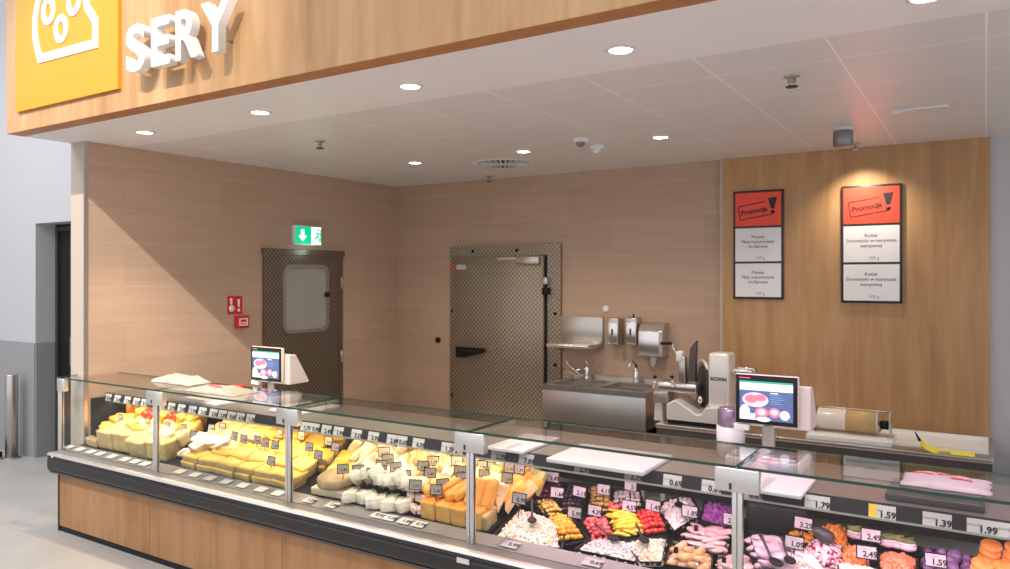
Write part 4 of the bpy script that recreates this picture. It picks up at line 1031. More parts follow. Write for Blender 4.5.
rl_(o, 'cheese', [(-5.46+.17*i, 3.36, .04+.008*(i % 2), (.2, .1*(i % 3-1), .25*i)) for i in range(5)], 'yellow cheese pieces in the leftmost bay', ['yellow cheese piece leaning behind the pale blocks, %s from the left' % ORD[i] for i in range(5)])
yr = irr('cheese_slab', 'cheese_yellow', .055, .16, .15, .012, None, .004); rr_ = irr('waxed_cheese', 'wax_red', .05, .15, .15, .010, None, .003)
lean = (-.1, .62, .1)
rl_(yr, 'cheese', [(-5.42, 3.42, .03, lean), (-5.20, 3.43, .03, lean), (-5.12, 3.43, .03, lean), (-4.92, 3.44, .03, lean), (-4.83, 3.44, .02, lean)], 'yellow slabs leaning by the red-waxed ones', ['yellow cheese slab leaning between red-waxed pieces, %s from the left' % ORD[i] for i in range(5)])
rl_(rr_, 'cheese', [(-5.34, 3.425, .028, lean), (-5.27, 3.425, .028, lean), (-5.04, 3.435, .028, lean), (-4.98, 3.435, .028, lean)], 'red-waxed cheese slabs', ['red-waxed cheese slab leaning at the back of the leftmost bay, %s from the left' % ORD[i] for i in range(4)])
o = puff_obj('cheese_finger', 'cheese_orange', .055, .05, .14, .1, 7)
rl_(o, 'cheese', [(-5.60, 3.42, .03, (-.3, .2, 0)), (-5.55, 3.46, .03, (-.3, -.1, .3)), (-5.48, 3.48, .04, (-.3, .3, 0))], 'upright cheese pieces in the back left corner', ['upright yellow-orange cheese piece in the back left corner, %s from the left' % ORD[i] for i in range(3)])
o = puff_obj('cheese_chunk', 'cheese_yellow', .13, .12, .09, .15, 9)
rl_(o, 'cheese', [(-5.56, 3.33, .03), (-5.58, 3.25, .02, (0, 0, .8)), (-4.74, 3.36, .04, (0, 0, .4))], 'rounded yellow pieces in the leftmost bay', ['rounded yellow piece in the back left of the leftmost bay', 'rounded yellow piece at the left edge above the brown wrapped ones', 'rounded yellow piece just left of the second post'])
o = puff_obj('wrapped_cheese', 'rind_brown', .08, .07, .06)
rl_(o, 'cheese', [(-5.62, 3.13, -.01), (-5.58, 3.19, .03), (-5.53, 3.12, -.01)], 'small brown wrapped pieces in the left corner', ['small brown wrapped piece in the front left corner, %s' % q for q in ('leftmost', 'rear', 'rightmost')])
def striped(nm, label, X, Y, lift, rz):
    t = thing(nm, label, 'packaged cheese', (X, Y, rampz(Y)+lift), rz); t.rotation_euler = (.25, 0, rz)
    MB().box(-.10, .10, -.04, .04, 0, .025).build('packet', 'cheese_white', t, None, .008)
    for q in (-.065, -.01, .045): MB().prism([(q-.018, -.04), (q+.012, -.04), (q+.03, .04), (q, .04)], .0252, .0262, 'z').build('red_stripe', 'wax_red', t)
striped('cheese_packet', 'white cheese packet with red stripes lying on the front blocks, left of the second post', -4.86, 3.20, .125, .1)
striped('cheese_packet', 'white cheese packet with red stripes just right of the second post', -4.45, 3.16, .05, .3)
o = irr('cheese_wedge', 'cheese_slab', .13, .07, .035, .008); rl_(o, 'cheese', [(-5.10, 3.20, .125, (0, 0, .3)), (-5.27, 3.24, .12, (0, 0, -.2))], 'bright yellow pieces on top of the front blocks', ['bright yellow flat piece lying on the front blocks, right one', 'bright yellow flat piece lying on the front blocks, left one'])
m = MB().rbox(-.075, .075, -.01, .01, 0, .008, .003).build('dark_strip', 'dark_grey'); tag(place(m, (-5.17, 3.26, rampz(3.26)+.10), (.3, 0, .5)), 'dark strip lying on the yellow cheese in the leftmost bay', 'strip')
# --- bay 2
rampbox('dark sloping display step under the cheeses of the second bay', -4.54, -3.36)
o = irr('cheese_block', ['cheese_cream', 'cheese_pale'], .125, .12, .085, .012, True, .005, 2)
it = []; lb = []
for q in range(3):
    for i in range(4 if q else 3):
        it.append((-4.48+.135*i+.02*q, 3.30+.10*q, .015+.012*q, (.05, .06*((i*2+q) % 3-1), .2*((i+q) % 3-1)))); lb.append('pale cream block at the left of the second bay, %s row, %s from left' % (['front', 'middle', 'rear'][q], ORD[i]))
rl_(o, 'cheese', it, 'pale cream blocks in the second bay', lb)
o = irr('cheese_block', ['rind_brown', 'cheese_white'], .14, .10, .06, .010, True, .003)
rl_(o, 'cheese', [(-4.40, 3.25, .07, (0, 0, .5)), (-4.44, 3.21, .06, (0, 0, -.3)), (-4.49, 3.27, .06, (0, .1, .2)), (-4.26, 3.28, .06, (0, .2, -.9))], 'white cheeses with a grey-brown rind', ['white cheese with dark rind right of the second post, %s' % q for q in ('upper middle', 'lower front', 'upper left', 'rightmost, leaning')])
o = puff_obj('cheese_packet', 'wax_red', .08, .05, .035, .25, 3)
rl_(o, 'packaged cheese', [(-4.19, 3.30, .06), (-4.12, 3.325, .055), (-4.05, 3.34, .05), (-4.13, 3.27, .05), (-3.98, 3.36, .05)], 'red packets between pale and yellow cheese', ['red wrapped packet in the second bay, %s' % q for q in ('leftmost', 'second from the left', 'middle', 'front', 'rightmost')])
def wheel(label, X, Y, lift, rot, s_=1):
    m = MB(); m.lathe([(.02, -.03), (.06, -.035), (.07, -.02), (.07, .02), (.06, .035), (.02, .03)], 24, (0, 0, 0), 'y')
    o = m.build('cheese_ring', 'cheese_yellow'); place(o, (X, Y, rampz(Y)+lift), rot, s_); tag(o, label, 'cheese', 'round yellow cheeses in the second bay')
wheel('round yellow cheese with a hollow, rightmost at the back of the second bay', -3.72, 3.54, .055, (0, 0, .5), .9)
wheel('round yellow cheese behind the slabs, left of the hollow one', -3.83, 3.56, .06, (.9, 0, .2), .95)
o = puff_obj('cheese_chunk', 'cheese_slab', .14, .10, .09, .18, 5)
rl_(o, 'cheese', [(-3.98, 3.52, .03), (-3.90, 3.50, .04), (-4.06, 3.46, .03, (0, 0, .6)), (-3.96, 3.43, .03, (0, 0, -.4)), (-3.86, 3.44, .03, (0, 0, .3)), (-3.76, 3.46, .02)], 'rounded yellow chunks at the back of the second bay', ['rounded yellow cheese chunk at the back of the second bay, %s from the left' % ORD[i] for i in (1, 3, 0, 2, 4, 5)])
o = irr('cheese_slab', ['rind_olive', 'cheese_slab'], .175, .12, .045, .010, True, .004, 4)  # slab sides get the painted olive shade, tops stay yellow
it = []; lb = []
for q in range(5):
    for i in range(7):
        X = -4.41+.178*i+.06*(q % 2)+[0, .12, .26, .40, .56][q]
        if X > -3.42: continue
        for l in range(2):
            it.append((X+.02*l, 3.15+.095*q, -.015+.043*l if q == 0 else .0+.043*l, (0, .05*((i+q) % 3-1), .12*((i*2+q) % 3-1)))); lb.append('%s flat yellow slab, %s row of the second bay, %s from left' % (['lower', 'upper'][l], FR[q], ORD[i]))
rl_(o, 'cheese', it, 'flat yellow cheese slabs in the second bay', lb, .05)
# --- bay 3
rampbox('dark sloping display step under the soft cheeses of the third bay', -3.29, -2.11)
o = irr('cheese_slab', 'cheese_slab', .13, .10, .05, .010, None, .004, 6)
it = []; lb = []
for q in range(2):
    for i in range(2 if q == 0 else 1):
        it.append((-3.24+.135*i-.02*q, 3.30+.085*q, .02+.0*q, (0, .06*((i+q) % 3-1), .2*((i+q) % 2)))); lb.append('yellow slab right of the third post, %s row, %s from left' % (FR[q], ORD[i]))
rl_(o, 'cheese', it, 'yellow slabs in the third bay', lb)
def wedge_proto(mat, nm='cheese_wedge', L_=.13, W_=.085, H_=.05, bev=.006):
    m = MB(); m.prism([(-L_/2, 0), (L_/2, -W_/2), (L_/2*1.06, 0), (L_/2, W_/2)], 0, H_, 'z'); return m.build(nm, mat, None, None, bev)
groups = [('wrapped_cheese', puff_obj('wrapped_cheese', 'cheese_cream', .13, .085, .055, .28, 2), 'cream-coloured wrapped cheese wedge'), ('wrapped_cheese', puff_obj('wrapped_cheese', 'cheese_white', .12, .09, .05, .3, 8), 'white wrapped cheese wedge'), ('cheese_wedge', wedge_proto('cheese_pale'), 'pale yellow cut cheese wedge')]
cnt = [0, 0, 0]
rows = [(3.255, 9, -3.00, .082), (3.32, 12, -3.04, .082), (3.385, 14, -3.16, .080), (3.45, 14, -3.22, .080), (3.52, 14, -3.24, .080)]
for q, (Y, n, X0_, dx) in enumerate(rows):
    for i in range(n):
        k = (i*2+q*3+(i//3)) % 3; X = X0_+dx*i+rnd.uniform(-.015, .015)
        if X > -2.13: continue
        pr = groups[k]; used = cnt[k] > 0; cnt[k] += 1
        inst(pr[1], used, (X, Y+rnd.uniform(-.015, .015), rampz(Y)+.055+rnd.uniform(-.01, .012)), (.3+rnd.uniform(-.35, .35), -.75+rnd.uniform(-.35, .3), rnd.uniform(.1, 1.3)), 1+rnd.uniform(-.12, .15),
             '%s in the third bay, %s row, %s place from the left' % (pr[2], FR[q], ORD[i]), 'cheese', 'soft cheese wedges in the third bay')
m = MB(); m.lathe([(.0001, 0), (.10, 0), (.115, .012), (.115, .045), (.10, .058), (.0001, .058)], 32); m = m.build('cheese_round', 'rind_brown'); tag(place(m, (-3.16, 3.19, deckz(3.19)+.05), (.158, 0, 0)), 'flat round cheese with brown rind right of the third post', 'cheese')
m = block_obj('cheese_block', 'cheese_cream', .22, .12, .045, .008); tag(place(m, (-3.18, 3.17, deckz(3.17)), (.158, 0, .1)), 'flat cream cheese block under the brown-rinded round', 'cheese')
o = puff_obj('cheese_roll', 'cheese_white', .16, .085, .065, .14, 11)
it = []; lb = []
for i in range(8): it.append((-2.99+.058*i, 3.17+.02*(i % 3), .075+.02*((i*3) % 4)/3, (.2*(i % 3-1), -.35+.1*(i % 2), -.9+.35*((i*5) % 4)/2), .9+.08*(i % 3))); lb.append('white wrapped roll at the front of the third bay, upper layer, %s from left' % ORD[i])
for i in range(6): it.append((-2.98+.07*i, 3.13, -.012, (0, -.1*(i % 2), -1.2+.5*((i*3) % 4)/2), 1)); lb.append('white wrapped roll at the front of the third bay, lower layer, %s from left' % ORD[i])
rl_(o, 'cheese', it, 'white wrapped rolls at the front', lb, .15)
o = puff_obj('cheese_packet', 'salad_rose', .06, .045, .035, .3, 4)
rl_(o, 'packaged cheese', [(-2.60+.05*(i % 3), 3.13+.045*(i//3), .0+.035*(i//3), (0, .3*(i % 2), rnd.uniform(-1, 1))) for i in range(9)], 'small rosy packets beside the orange wedges', ['small rosy packet left of the orange cheese wedges, %s row, %s from the left' % (FR[i//3], ORD[i % 3]) for i in range(9)])
o = irr('cheese_block', ['rind_orange', 'cheese_orange'], .092, .10, .10, .010, True, .004)
rl_(o, 'cheese', [(-2.43+.096*i, 3.145, -.015, (0, 0, .08*((i*2) % 3-1))) for i in range(4)], 'orange-topped blocks at the front of the third bay', ['orange-topped cheese block at the front of the third bay, %s from the left' % ORD[i] for i in range(4)])
o = irr('cheese_wedge', 'cheese_orange', .15, .055, .05, .014, None, .004, 9)
rl_(o, 'cheese', [(-2.43, 3.19, .105, (0, -.45, .9)), (-2.36, 3.20, .11, (0, -.45, .9)), (-2.29, 3.19, .105, (0, -.45, .85)), (-2.245, 3.20, .11, (0, -.5, .8)), (-2.19, 3.20, .12, (0, -1.0, 1.2)), (-2.15, 3.20, .12, (0, -1.1, 1.3)), (-2.11, 3.21, .12, (0, -1.1, 1.3))], 'orange cheese wedges leaning on the front blocks', ['orange cheese wedge leaning on the front blocks, %s from the left' % ORD[i] for i in range(7)])
# --- bay 4 left: wedges
pr = {'y': wedge_proto('cheese_pale', 'cheese_wedge', .14, .09, .05), 'o': wedge_proto('cheese_yellow', 'cheese_wedge', .14, .09, .055), 'g': wedge_proto('cheese_green', 'cheese_wedge', .13, .08, .045), 'r': wedge_proto('salad_orange', 'cheese_wedge', .12, .07, .04)}
cw = {'y': 'pale yellow', 'o': 'deep yellow', 'g': 'green herb', 'r': 'red-orange'}; used = {}
lst = [('y', 480, 505, .07), ('o', 484, 498, .10), ('y', 492, 500, .09), ('o', 490, 490, .12), ('y', 500, 493, .12), ('o', 505, 487, .13), ('y', 512, 496, .09), ('o', 518, 484, .13), ('o', 524, 480, .12), ('g', 498, 473, .17), ('g', 531, 472, .14), ('g', 536, 475, .13), ('g', 541, 478, .12), ('r', 488, 483, .14), ('r', 500, 480, .14), ('y', 510, 477, .14), ('o', 520, 474, .14), ('o', 516, 490, .12), ('y', 527, 490, .10), ('y', 486, 511, .05), ('o', 534, 484, .11)]
ci = {}
for k, x, y, h in lst:
    p = D(x, y, h); ci[k] = ci.get(k, 0)+1
    inst(pr[k], k in used, p-Vector((0, 0, .035)), (rnd.uniform(-.2, .4), -1.0+rnd.uniform(-.3, .3), rnd.uniform(.6, 1.8)), 1, '%s cheese wedge in the heap right of the fourth post, %s of its colour' % (cw[k], ORD[ci[k]-1]), 'cheese', 'cheese wedges right of the fourth post'); used[k] = 1
rb = MB(); rb.prism([(3.42, deckz(3.42)-.055), (3.42, deckz(3.42)+.05), (3.74, rampz(3.74)-.02), (3.74, deckz(3.74)-.055)], -2.105, -2.03, 'x'); rb = rb.build('display_step', 'cabinet_dark'); tag(rb, 'dark display step under the cheese wedges right of the fourth post', 'display step')
m = block_obj('cheese_block', ['rind_olive', 'cheese_pale'], .13, .12, .075, .01, True); tag(place(m, (-2.14, 3.16, deckz(3.16)), (.158, 0, .12)), 'low olive-sided cheese block at the foot of the fourth post', 'cheese')  # same painted shade on the sides of this block

# ------------------------------------------------------------------ deli trays
SUNK[0] = .055
def quad_tray(name, label, cn_px, depth=.053, mat='black', film=False, cat='tray'):
    """cn_px: four photo pixels (front-left, front-right, back-right, back-left) of the rim on the deck"""
    P = [D(x, y, .055) for x, y in cn_px]; c = sum(P, Vector())/4
    t = thing(name, label, cat, (c.x, c.y, c.z-depth))
    r = [p-Vector(t.location) for p in P]; cc = sum(r, Vector())/4
    def ins(k, dz): return [Vector((cc.x+(p.x-cc.x)*k, cc.y+(p.y-cc.y)*k, p.z+dz)) for p in r]
    rings = [ins(.86, -depth+.004), ins(.97, 0), ins(1.0, 0), ins(1.0, -.006), ins(.93, -.012), ins(.84, -depth)]
    vs = [v for R_ in [ins(.86, -depth+.006), ins(.945, -.001), ins(.955, .001), ins(1.0, .001), ins(1.0, -.005), ins(.96, -.006), ins(.86, -depth)] for v in R_]
    fs_ = [(0, 1, 2, 3)]
    for i in range(6):
        for k in range(4): fs_.append((i*4+k, i*4+(k+1) % 4, (i+1)*4+(k+1) % 4, (i+1)*4+k))
    fs_.append((27, 26, 25, 24))
    MB().add(vs, fs_).build('dish', mat, t)
    if film:
        f1 = ins(.985, .020); n = 6; vs = []; fs_ = []
        for j in range(n+1):
            for i in range(n+1):
                a = f1[0].lerp(f1[1], i/n); b = f1[3].lerp(f1[2], i/n); v_ = a.lerp(b, j/n)
                v_.z += .012*math.sin(PI*i/n)*math.sin(PI*j/n)+.003*noise.noise(v_*40)-.018*(i in (0, n) or j in (0, n)); vs.append(v_)
        for j in range(n):
            for i in range(n): fs_.append((j*(n+1)+i, j*(n+1)+i+1, (j+1)*(n+1)+i+1, (j+1)*(n+1)+i))
        MB().add(vs, fs_, 0, True).build('cling_film', 'film', t)
    return t, P
def bil(P, u, v): return P[0].lerp(P[1], u).lerp(P[3].lerp(P[2], u), v)
def mound(name, label, cat, P, mats, n=260, size=.009, height=.05, k=.85, seed=0, shape=(1, 1, .8)):
    r_ = random.Random(seed); c = sum(P, Vector())/4; m = MB(); m_ = len(mats) if isinstance(mats, (list, tuple)) else 1
    # body of the heap
    N_ = 8; vs = []; fs_ = []
    for j in range(N_+1):
        for i in range(N_+1):
            u, v = i/N_, j/N_; q = bil(P, .5+(u-.5)*k, .5+(v-.5)*k); q = q.copy(); q.z += -.022+height*.8*math.sin(PI*u)**.6*math.sin(PI*v)**.6; vs.append(q)
    for j in range(N_):
        for i in range(N_): fs_.append((j*(N_+1)+i, j*(N_+1)+i+1, (j+1)*(N_+1)+i+1, (j+1)*(N_+1)+i))
    m.add(vs, fs_, 0, True)
    for i in range(n):
        u, v = r_.random(), r_.random(); q = bil(P, .5+(u-.5)*k, .5+(v-.5)*k).copy()
        q.z += -.022+height*.8*math.sin(PI*u)**.6*math.sin(PI*v)**.6+r_.uniform(0, size*.8)
        s_ = size*r_.uniform(.7, 1.3)
        m.blob(q, (s_*shape[0], s_*shape[1], s_*shape[2]), 1, .2, i, r_.randrange(m_), (r_.uniform(0, 3), r_.uniform(0, 3), r_.uniform(0, 3)))
    o = m.build(name, mats, None, c); o.location = c; tag(o, label, cat, None, 'stuff'); return o
def heap(name, label, cat, proto, P, nu, nv, size, group, layers=2, height=.03, k=.8, flat=False, rz=None, labels=False):
    used = False; idx = 0
    for l in range(layers):
        a, b = nu-l, nv-l
        if a < 1 or b < 1: break
        for j in range(b):
            for i in range(a):
                u = .5+((i+.5)/a-.5)*k*(1-.18*l); v = .5+((j+.5)/b-.5)*k*(1-.18*l)
                q = bil(P, u, v).copy(); q.z += -.012+l*size*.8+height*math.sin(PI*u)*math.sin(PI*v)
                q += Vector((rnd.uniform(-1, 1), rnd.uniform(-1, 1), rnd.uniform(-.3, .3)))*size*.22
                ro = (rnd.uniform(-.4, .4), rnd.uniform(-.4, .4), (rz if rz is not None else rnd.uniform(0, 6))+rnd.uniform(-.35, .35))
                inst(proto, used, q, ro, rnd.uniform(.85, 1.15), label, cat, group); used = True; idx += 1
def blobproto(nm, mat, r, nz=.08, sub=2, stem=None):
    o = MB().blob((0, 0, 0), r, sub, nz, len(nm)).build(nm, mat); return o
def spoon(label, p, rz, pitch=.5, s=1):
    t = thing('serving_spoon', label, 'spoon', p, rz); t.scale = (s, s, s)
    m = MB(); vs = []; N_ = 10
    bm = bmesh.new(); bmesh.ops.create_icosphere(bm, subdivisions=2, radius=1)
    for v in bm.verts: v.co = Vector((v.co.x*.046, v.co.y*.024, v.co.z*.009))
    m.frombm(bm, 0, True); m.build('bowl', 'black', t)
    MB().tube([(.040, 0, .0), (.06, 0, .006), (.11, 0, .006+.06*pitch), (.15, 0, .006+.10*pitch)], [.006, .005, .006, .007], 8).build('handle', 'dark_grey', t)
    return t

# tray list on the deck: positions taken from the photo
def Tq(name, label, q, **kw): return quad_tray(name, label, q, **kw)
t, P = Tq('deli_tray', 'black tray of white crumbly cheese, front left in the fourth bay', [(489, 539), (563, 549), (567, 523), (521, 503)])
P = [D(491, 536, .06), D(560, 546, .06), D(558, 521, .07), D(521, 505, .08)]
mound('crumbled_cheese', 'heap of white crumbly cheese in the front left deli tray', 'crumbled cheese', P, ['salad_white', 'salad_cream'], 360, .0075, .05, .95, 1)
spoon('black serving spoon in the white crumbly cheese', D(532, 520, .11), 2.1, .5); 
t, P = Tq('deli_tray', 'black tray of orange peppers and green olives', [(566, 545), (590, 540), (560, 500), (536, 504)])
Pa = [D(560, 539, .05), D(585, 537, .05), D(567, 514, .05), D(545, 517, .05)]; Pb = [D(545, 517, .05), D(566, 514, .05), D(553, 498, .05), D(532, 502, .05)]
heap('pepper', 'small orange pepper heaped in front of the green olives', 'pepper', blobproto('orange_pepper', 'pepper_orange', (.017, .013, .012)), Pa, 6, 6, .02, 'orange peppers in the deli tray', 2, .015, .95)
heap('olive', 'stuffed green olive heaped behind the orange peppers', 'olive', blobproto('green_olive', 'olive_green', (.013, .011, .011)), Pb, 5, 5, .02, 'green olives in the deli tray', 2, .015, .9)
t, P = Tq('deli_tray', 'black tray of dark red beets beside the cheese wedges', [(530, 504), (552, 503), (566, 482), (545, 480)])
heap('beet', 'dark red pickled beet at the back left of the deli trays', 'beet', blobproto('pickled_beet', 'beet_dark', (.022, .018, .015)), P, 4, 5, .025, 'dark beets', 2, .01, .85)
t, P = Tq('deli_tray', 'black tray of black olives behind the orange peppers', [(557, 512), (582, 512), (590, 484), (566, 482)])
heap('olive', 'black olive behind the orange peppers', 'olive', blobproto('black_olive', 'olive_black', (.014, .012, .012)), P, 5, 7, .02, 'black olives', 2, .01, .85)
t, P = Tq('deli_tray', 'black tray of brown marinated mushrooms', [(588, 512), (612, 514), (612, 486), (590, 484)])
heap('mushroom', 'small golden-brown marinated mushroom', 'mushroom', blobproto('marinated_mushroom', 'nut_brown', (.016, .014, .011), .2), P, 5, 6, .02, 'marinated mushrooms', 2, .015, .85)
t, P = Tq('deli_tray', 'black tray of white pickled onions at the back', [(612, 508), (645, 506), (640, 488), (612, 488)])
heap('onion', 'white pickled onion at the back of the deli trays', 'onion', blobproto('pickled_onion', 'salad_white', (.018, .013, .012)), P, 5, 4, .025, 'pickled onions', 1, .01, .85)
t, P = Tq('deli_tray', 'black tray of pinkish red peppers beside the orange ones', [(592, 544), (618, 540), (607, 516), (580, 518)])
heap('pepper', 'pinkish red pepper strip beside the orange peppers', 'pepper', blobproto('red_pepper', 'pepper_pink', (.022, .012, .011)), P, 4, 6, .022, 'pinkish red peppers', 2, .02, .85)
t, P = Tq('deli_tray', 'black tray of yellow chillies with a few red ones', [(618, 540), (646, 533), (632, 507), (604, 511)])
def chili(mat, nm):
    return MB().tube([(-.04, 0, 0), (-.02, .004, .004), (0, .006, .005), (.025, .003, .003), (.045, -.004, 0)], [.003, .009, .011, .008, .002], 8).build(nm, mat)
heap('chilli', 'long yellow chilli in the tray between red peppers', 'chilli', chili('pepper_yellow', 'yellow_chilli'), P, 3, 8, .02, 'yellow chillies', 2, .02, .8, rz=.5)
pp = bil(P, .3, .8); rc = blobproto('red_pepper', 'pepper_pink', (.012, .010, .009))
for i in range(7): inst(rc, i > 0, pp+Vector((rnd.uniform(-.03, .03), rnd.uniform(-.03, .03), .042+rnd.uniform(0, .01))), (0, 0, rnd.random()*6), 1.2, 'red pepper piece lying on top of the yellow chillies', 'pepper', 'red pieces on the chillies')
t, P = Tq('deli_tray', 'black tray of bright red cherry peppers', [(642, 536), (668, 531), (658, 507), (630, 510)])
heap('cherry_pepper', 'glossy round red cherry pepper', 'pepper', blobproto('cherry_pepper', 'pepper_red', (.014, .014, .013), .05), P, 6, 6, .022, 'red cherry peppers', 2, .02, .88)
t, P = Tq('deli_tray', 'black tray of white salad with a black spoon, behind the pale pink meat', [(674, 531), (702, 514), (690, 492), (654, 504)])
mound('salad', 'creamy white salad heaped behind the pink meat tray', 'salad', P, ['salad_white'], 240, .010, .05, .9, 5)
spoon('black spoon lying on the white salad', bil(P, .45, .45)+Vector((0, 0, .035)), 2.0, .25)
t, P = Tq('deli_tray', 'black front tray of mauve-white bean salad with spoon', [(574, 549), (636, 562), (644, 543), (592, 537)])
mound('salad', 'mauve-white bean salad in the front tray of the fourth bay', 'salad', P, ['salad_mauve', 'salad_white'], 420, .0075, .045, .95, 6)
spoon('black spoon lying on the mauve-white bean salad', bil(P, .5, .65)+Vector((0, 0, .035)), 2.6, .15)
t, P = Tq('deli_tray', 'black front tray of cream-coloured salad with spoon', [(640, 562), (662, 562), (668, 535), (622, 540)])
mound('salad', 'cream-coloured cabbage salad next to the breaded cutlets', 'salad', P, ['salad_cream', 'salad_white'], 360, .008, .045, .95, 7)
spoon('black spoon lying on the cream-coloured salad', bil(P, .4, .55)+Vector((0, 0, .04)), 2.2, .15)
t, P = Tq('film_tray', 'film-covered black tray of breaded cutlets', [(664, 564), (712, 572), (713, 552), (672, 541)], film=True)
heap('cutlet', 'breaded golden-brown cutlet under film', 'cutlet', blobproto('breaded_cutlet', 'breaded', (.045, .022, .020), .12), P, 4, 3, .03, 'breaded cutlets', 2, .0, .8, rz=1.1)
t, P = Tq('film_tray', 'film-covered black tray of pale pink meat slices', [(677, 543), (722, 556), (733, 528), (697, 519)], film=True)
heap('meat', 'pale pink meat portion under film, left of the fifth post', 'meat', blobproto('meat_portion', 'meat_pink', (.045, .022, .014), .2), P, 4, 4, .03, 'pale pink meat portions', 1, .01, .85, rz=.2)
t, P = Tq('film_tray', 'film-covered tray of pale meat at the foot of the fifth post', [(716, 573), (760, 580), (752, 560), (718, 555)], film=True)
heap('meat', 'pale meat portion at the foot of the fifth post', 'meat', blobproto('meat_portion', 'meat_pink', (.04, .02, .014), .2), P, 3, 4, .03, 'pale meat portions by the post', 2, .0, .85, rz=.9)
t, P = Tq('deli_tray', 'dark tray of shredded purple cabbage at the back', [(700, 521), (734, 528), (740, 508), (704, 500)])
mound('shredded_cabbage', 'shredded purple cabbage behind the film-covered trays', 'cabbage', P, ['cabbage_purple'], 260, .008, .04, .95, 8, (2.2, .5, .5))
# tray pins (black clips on the film trays)
for (x, y, lb) in ((696, 529, 'small black clip on the film over the pale pink meat'), (676, 551, 'small black clip on the film over the breaded cutlets'), (724, 561, 'small black clip on the film at the foot of the fifth post')):
    p = D(x, y, .09); m = MB().rbox(-.009, .009, -.007, .007, 0, .028, .003).build('film_clip', 'black'); tag(place(m, p-Vector((0, 0, .01))), lb, 'clip', 'black clips on film')
# --- bay 5
t, P = Tq('film_tray', 'large film pack of mauve-pink meat right of the fifth post', [(762, 579), (792, 584), (783, 536), (748, 530)], film=True)
heap('meat', 'mauve-pink sliced meat under glossy film', 'meat', blobproto('sliced_meat', 'meat_mauve', (.05, .03, .016), .2), P, 3, 5, .03, 'mauve-pink meat under film', 2, .01, .9, rz=.4)
t, P = Tq('deli_tray', 'black tray of orange-brown patties in the shade behind the fifth post', [(748, 527), (776, 531), (780, 516), (750, 510)])
heap('patty', 'orange-brown patty in the shade behind the fifth post', 'patty', blobproto('brown_patty', 'breaded', (.03, .03, .02), .15), P, 4, 2, .03, 'patties behind the post', 1, .0, .9)
t, P = Tq('deli_tray', 'black tray of pale rose salad with two black spoons', [(796, 584), (830, 590), (818, 556), (786, 540)])
mound('salad', 'pale rose salad with two spoons, left of the pink salad', 'salad', P, ['salad_rose', 'salad_white', 'salad_mauve'], 420, .010, .06, .98, 9)
spoon('black spoon upright at the left side of the rose salad', D(776, 562, .10), 2.2, .5, 1.1)
spoon('black spoon in the middle of the rose salad', D(790, 560, .10), 2.0, .4)
t, P = Tq('deli_tray', 'black tray of orange pieces behind the rose salad', [(786, 541), (812, 544), (815, 528), (790, 524)])
heap('carrot', 'orange pickled carrot piece behind the rose salad', 'carrot', blobproto('carrot_piece', 'pepper_orange', (.022, .014, .012)), P, 5, 4, .024, 'orange carrot pieces', 2, .02, .9)
t, P = Tq('deli_tray', 'black bowl of bright pink salad', [(806, 562), (842, 566), (842, 544), (808, 541)])
mound('salad', 'bright pink beetroot salad heaped in the middle of the right bay', 'salad', P, ['salad_pink', 'salad_pink', 'salad_mauve', 'beet_dark'], 300, .010, .075, 1.0, 10)
t, P = Tq('deli_tray', 'black tray of grated orange carrot salad', [(822, 546), (848, 548), (848, 528), (820, 526)])
mound('grated_carrot', 'grated orange carrot salad behind the pink salad', 'salad', P, ['salad_orange', 'pepper_orange'], 300, .009, .06, 1.0, 11, (2, .6, .6))
m = MB().blob((0, 0, 0), (.05, .035, .03), 3, .05).build('ladle_bowl', 'dark_grey'); tag(place(m, D(824, 535, .14), (0, .5, .3)), 'dark ladle bowl lying on the orange carrot salad', 'ladle')
t, P = Tq('deli_tray', 'black tray of white bean salad cut by the bottom edge of the photo', [(834, 591), (900, 600), (888, 572), (838, 562)])
mound('salad', 'white bean salad at the bottom edge right of the pink salad', 'salad', P, ['salad_white'], 300, .012, .05, 1.0, 12)
t, P = Tq('deli_tray', 'black tray of orange salmon salad, left of the price pair', [(842, 568), (920, 580), (917, 558), (845, 548)])
Pc = [D(842, 562, .06), D(868, 568, .06), D(866, 549, .06), D(845, 545, .06)]
mound('salmon_salad', 'orange salmon salad heap left of the lower price tag', 'salad', Pc, ['salmon', 'salad_orange'], 220, .011, .05, 1.0, 13)
Pc = [D(880, 578, .06), D(915, 582, .06), D(915, 556, .06), D(882, 551, .06)]
mound('salmon_salad', 'red-orange salmon salad heap right of the lower price tag', 'salad', Pc, ['salmon'], 260, .012, .05, 1.0, 14)
t, P = Tq('deli_tray', 'dark tray of filled rolls with green herb tops', [(846, 545), (912, 556), (912, 538), (850, 530)])
def roll_proto():
    t = thing('filled_roll', '', 'filled roll')
    MB().blob((0, 0, .0), (.034, .026, .015), 2, .1).build('roll', 'meat_mauve', t)
    MB().blob((0, 0, .013), (.032, .024, .006), 2, .2).build('filling', 'salad_white', t)
    MB().blob((0, 0, .026), (.028, .022, .012), 2, .35).build('herb_top', 'herb', t)
    return t
rp = roll_proto()
for i, (x, y) in enumerate(((856, 535), (888, 543), (898, 544.5), (908, 547))):
    inst(rp, i > 0, D(x, y, .09), (0, 0, rnd.uniform(-.4, .4)), 1.15, 'filled mauve roll with green herb top, %s' % ['alone left of the upper price tag', 'first right of the upper price tag', 'second right of the upper price tag', 'third right of the upper price tag'][i], 'filled roll', 'herb-topped filled rolls')
t, P = Tq('deli_tray', 'dark tray of purple plums in the right bay', [(925, 582), (978, 592), (974, 556), (918, 546)])
heap('plum', 'dusky purple plum-coloured roll in the right bay', 'roll', blobproto('purple_roll', 'plum', (.026, .022, .040), .1), P, 4, 4, .03, 'dusky purple rolls', 1, .02, .9)
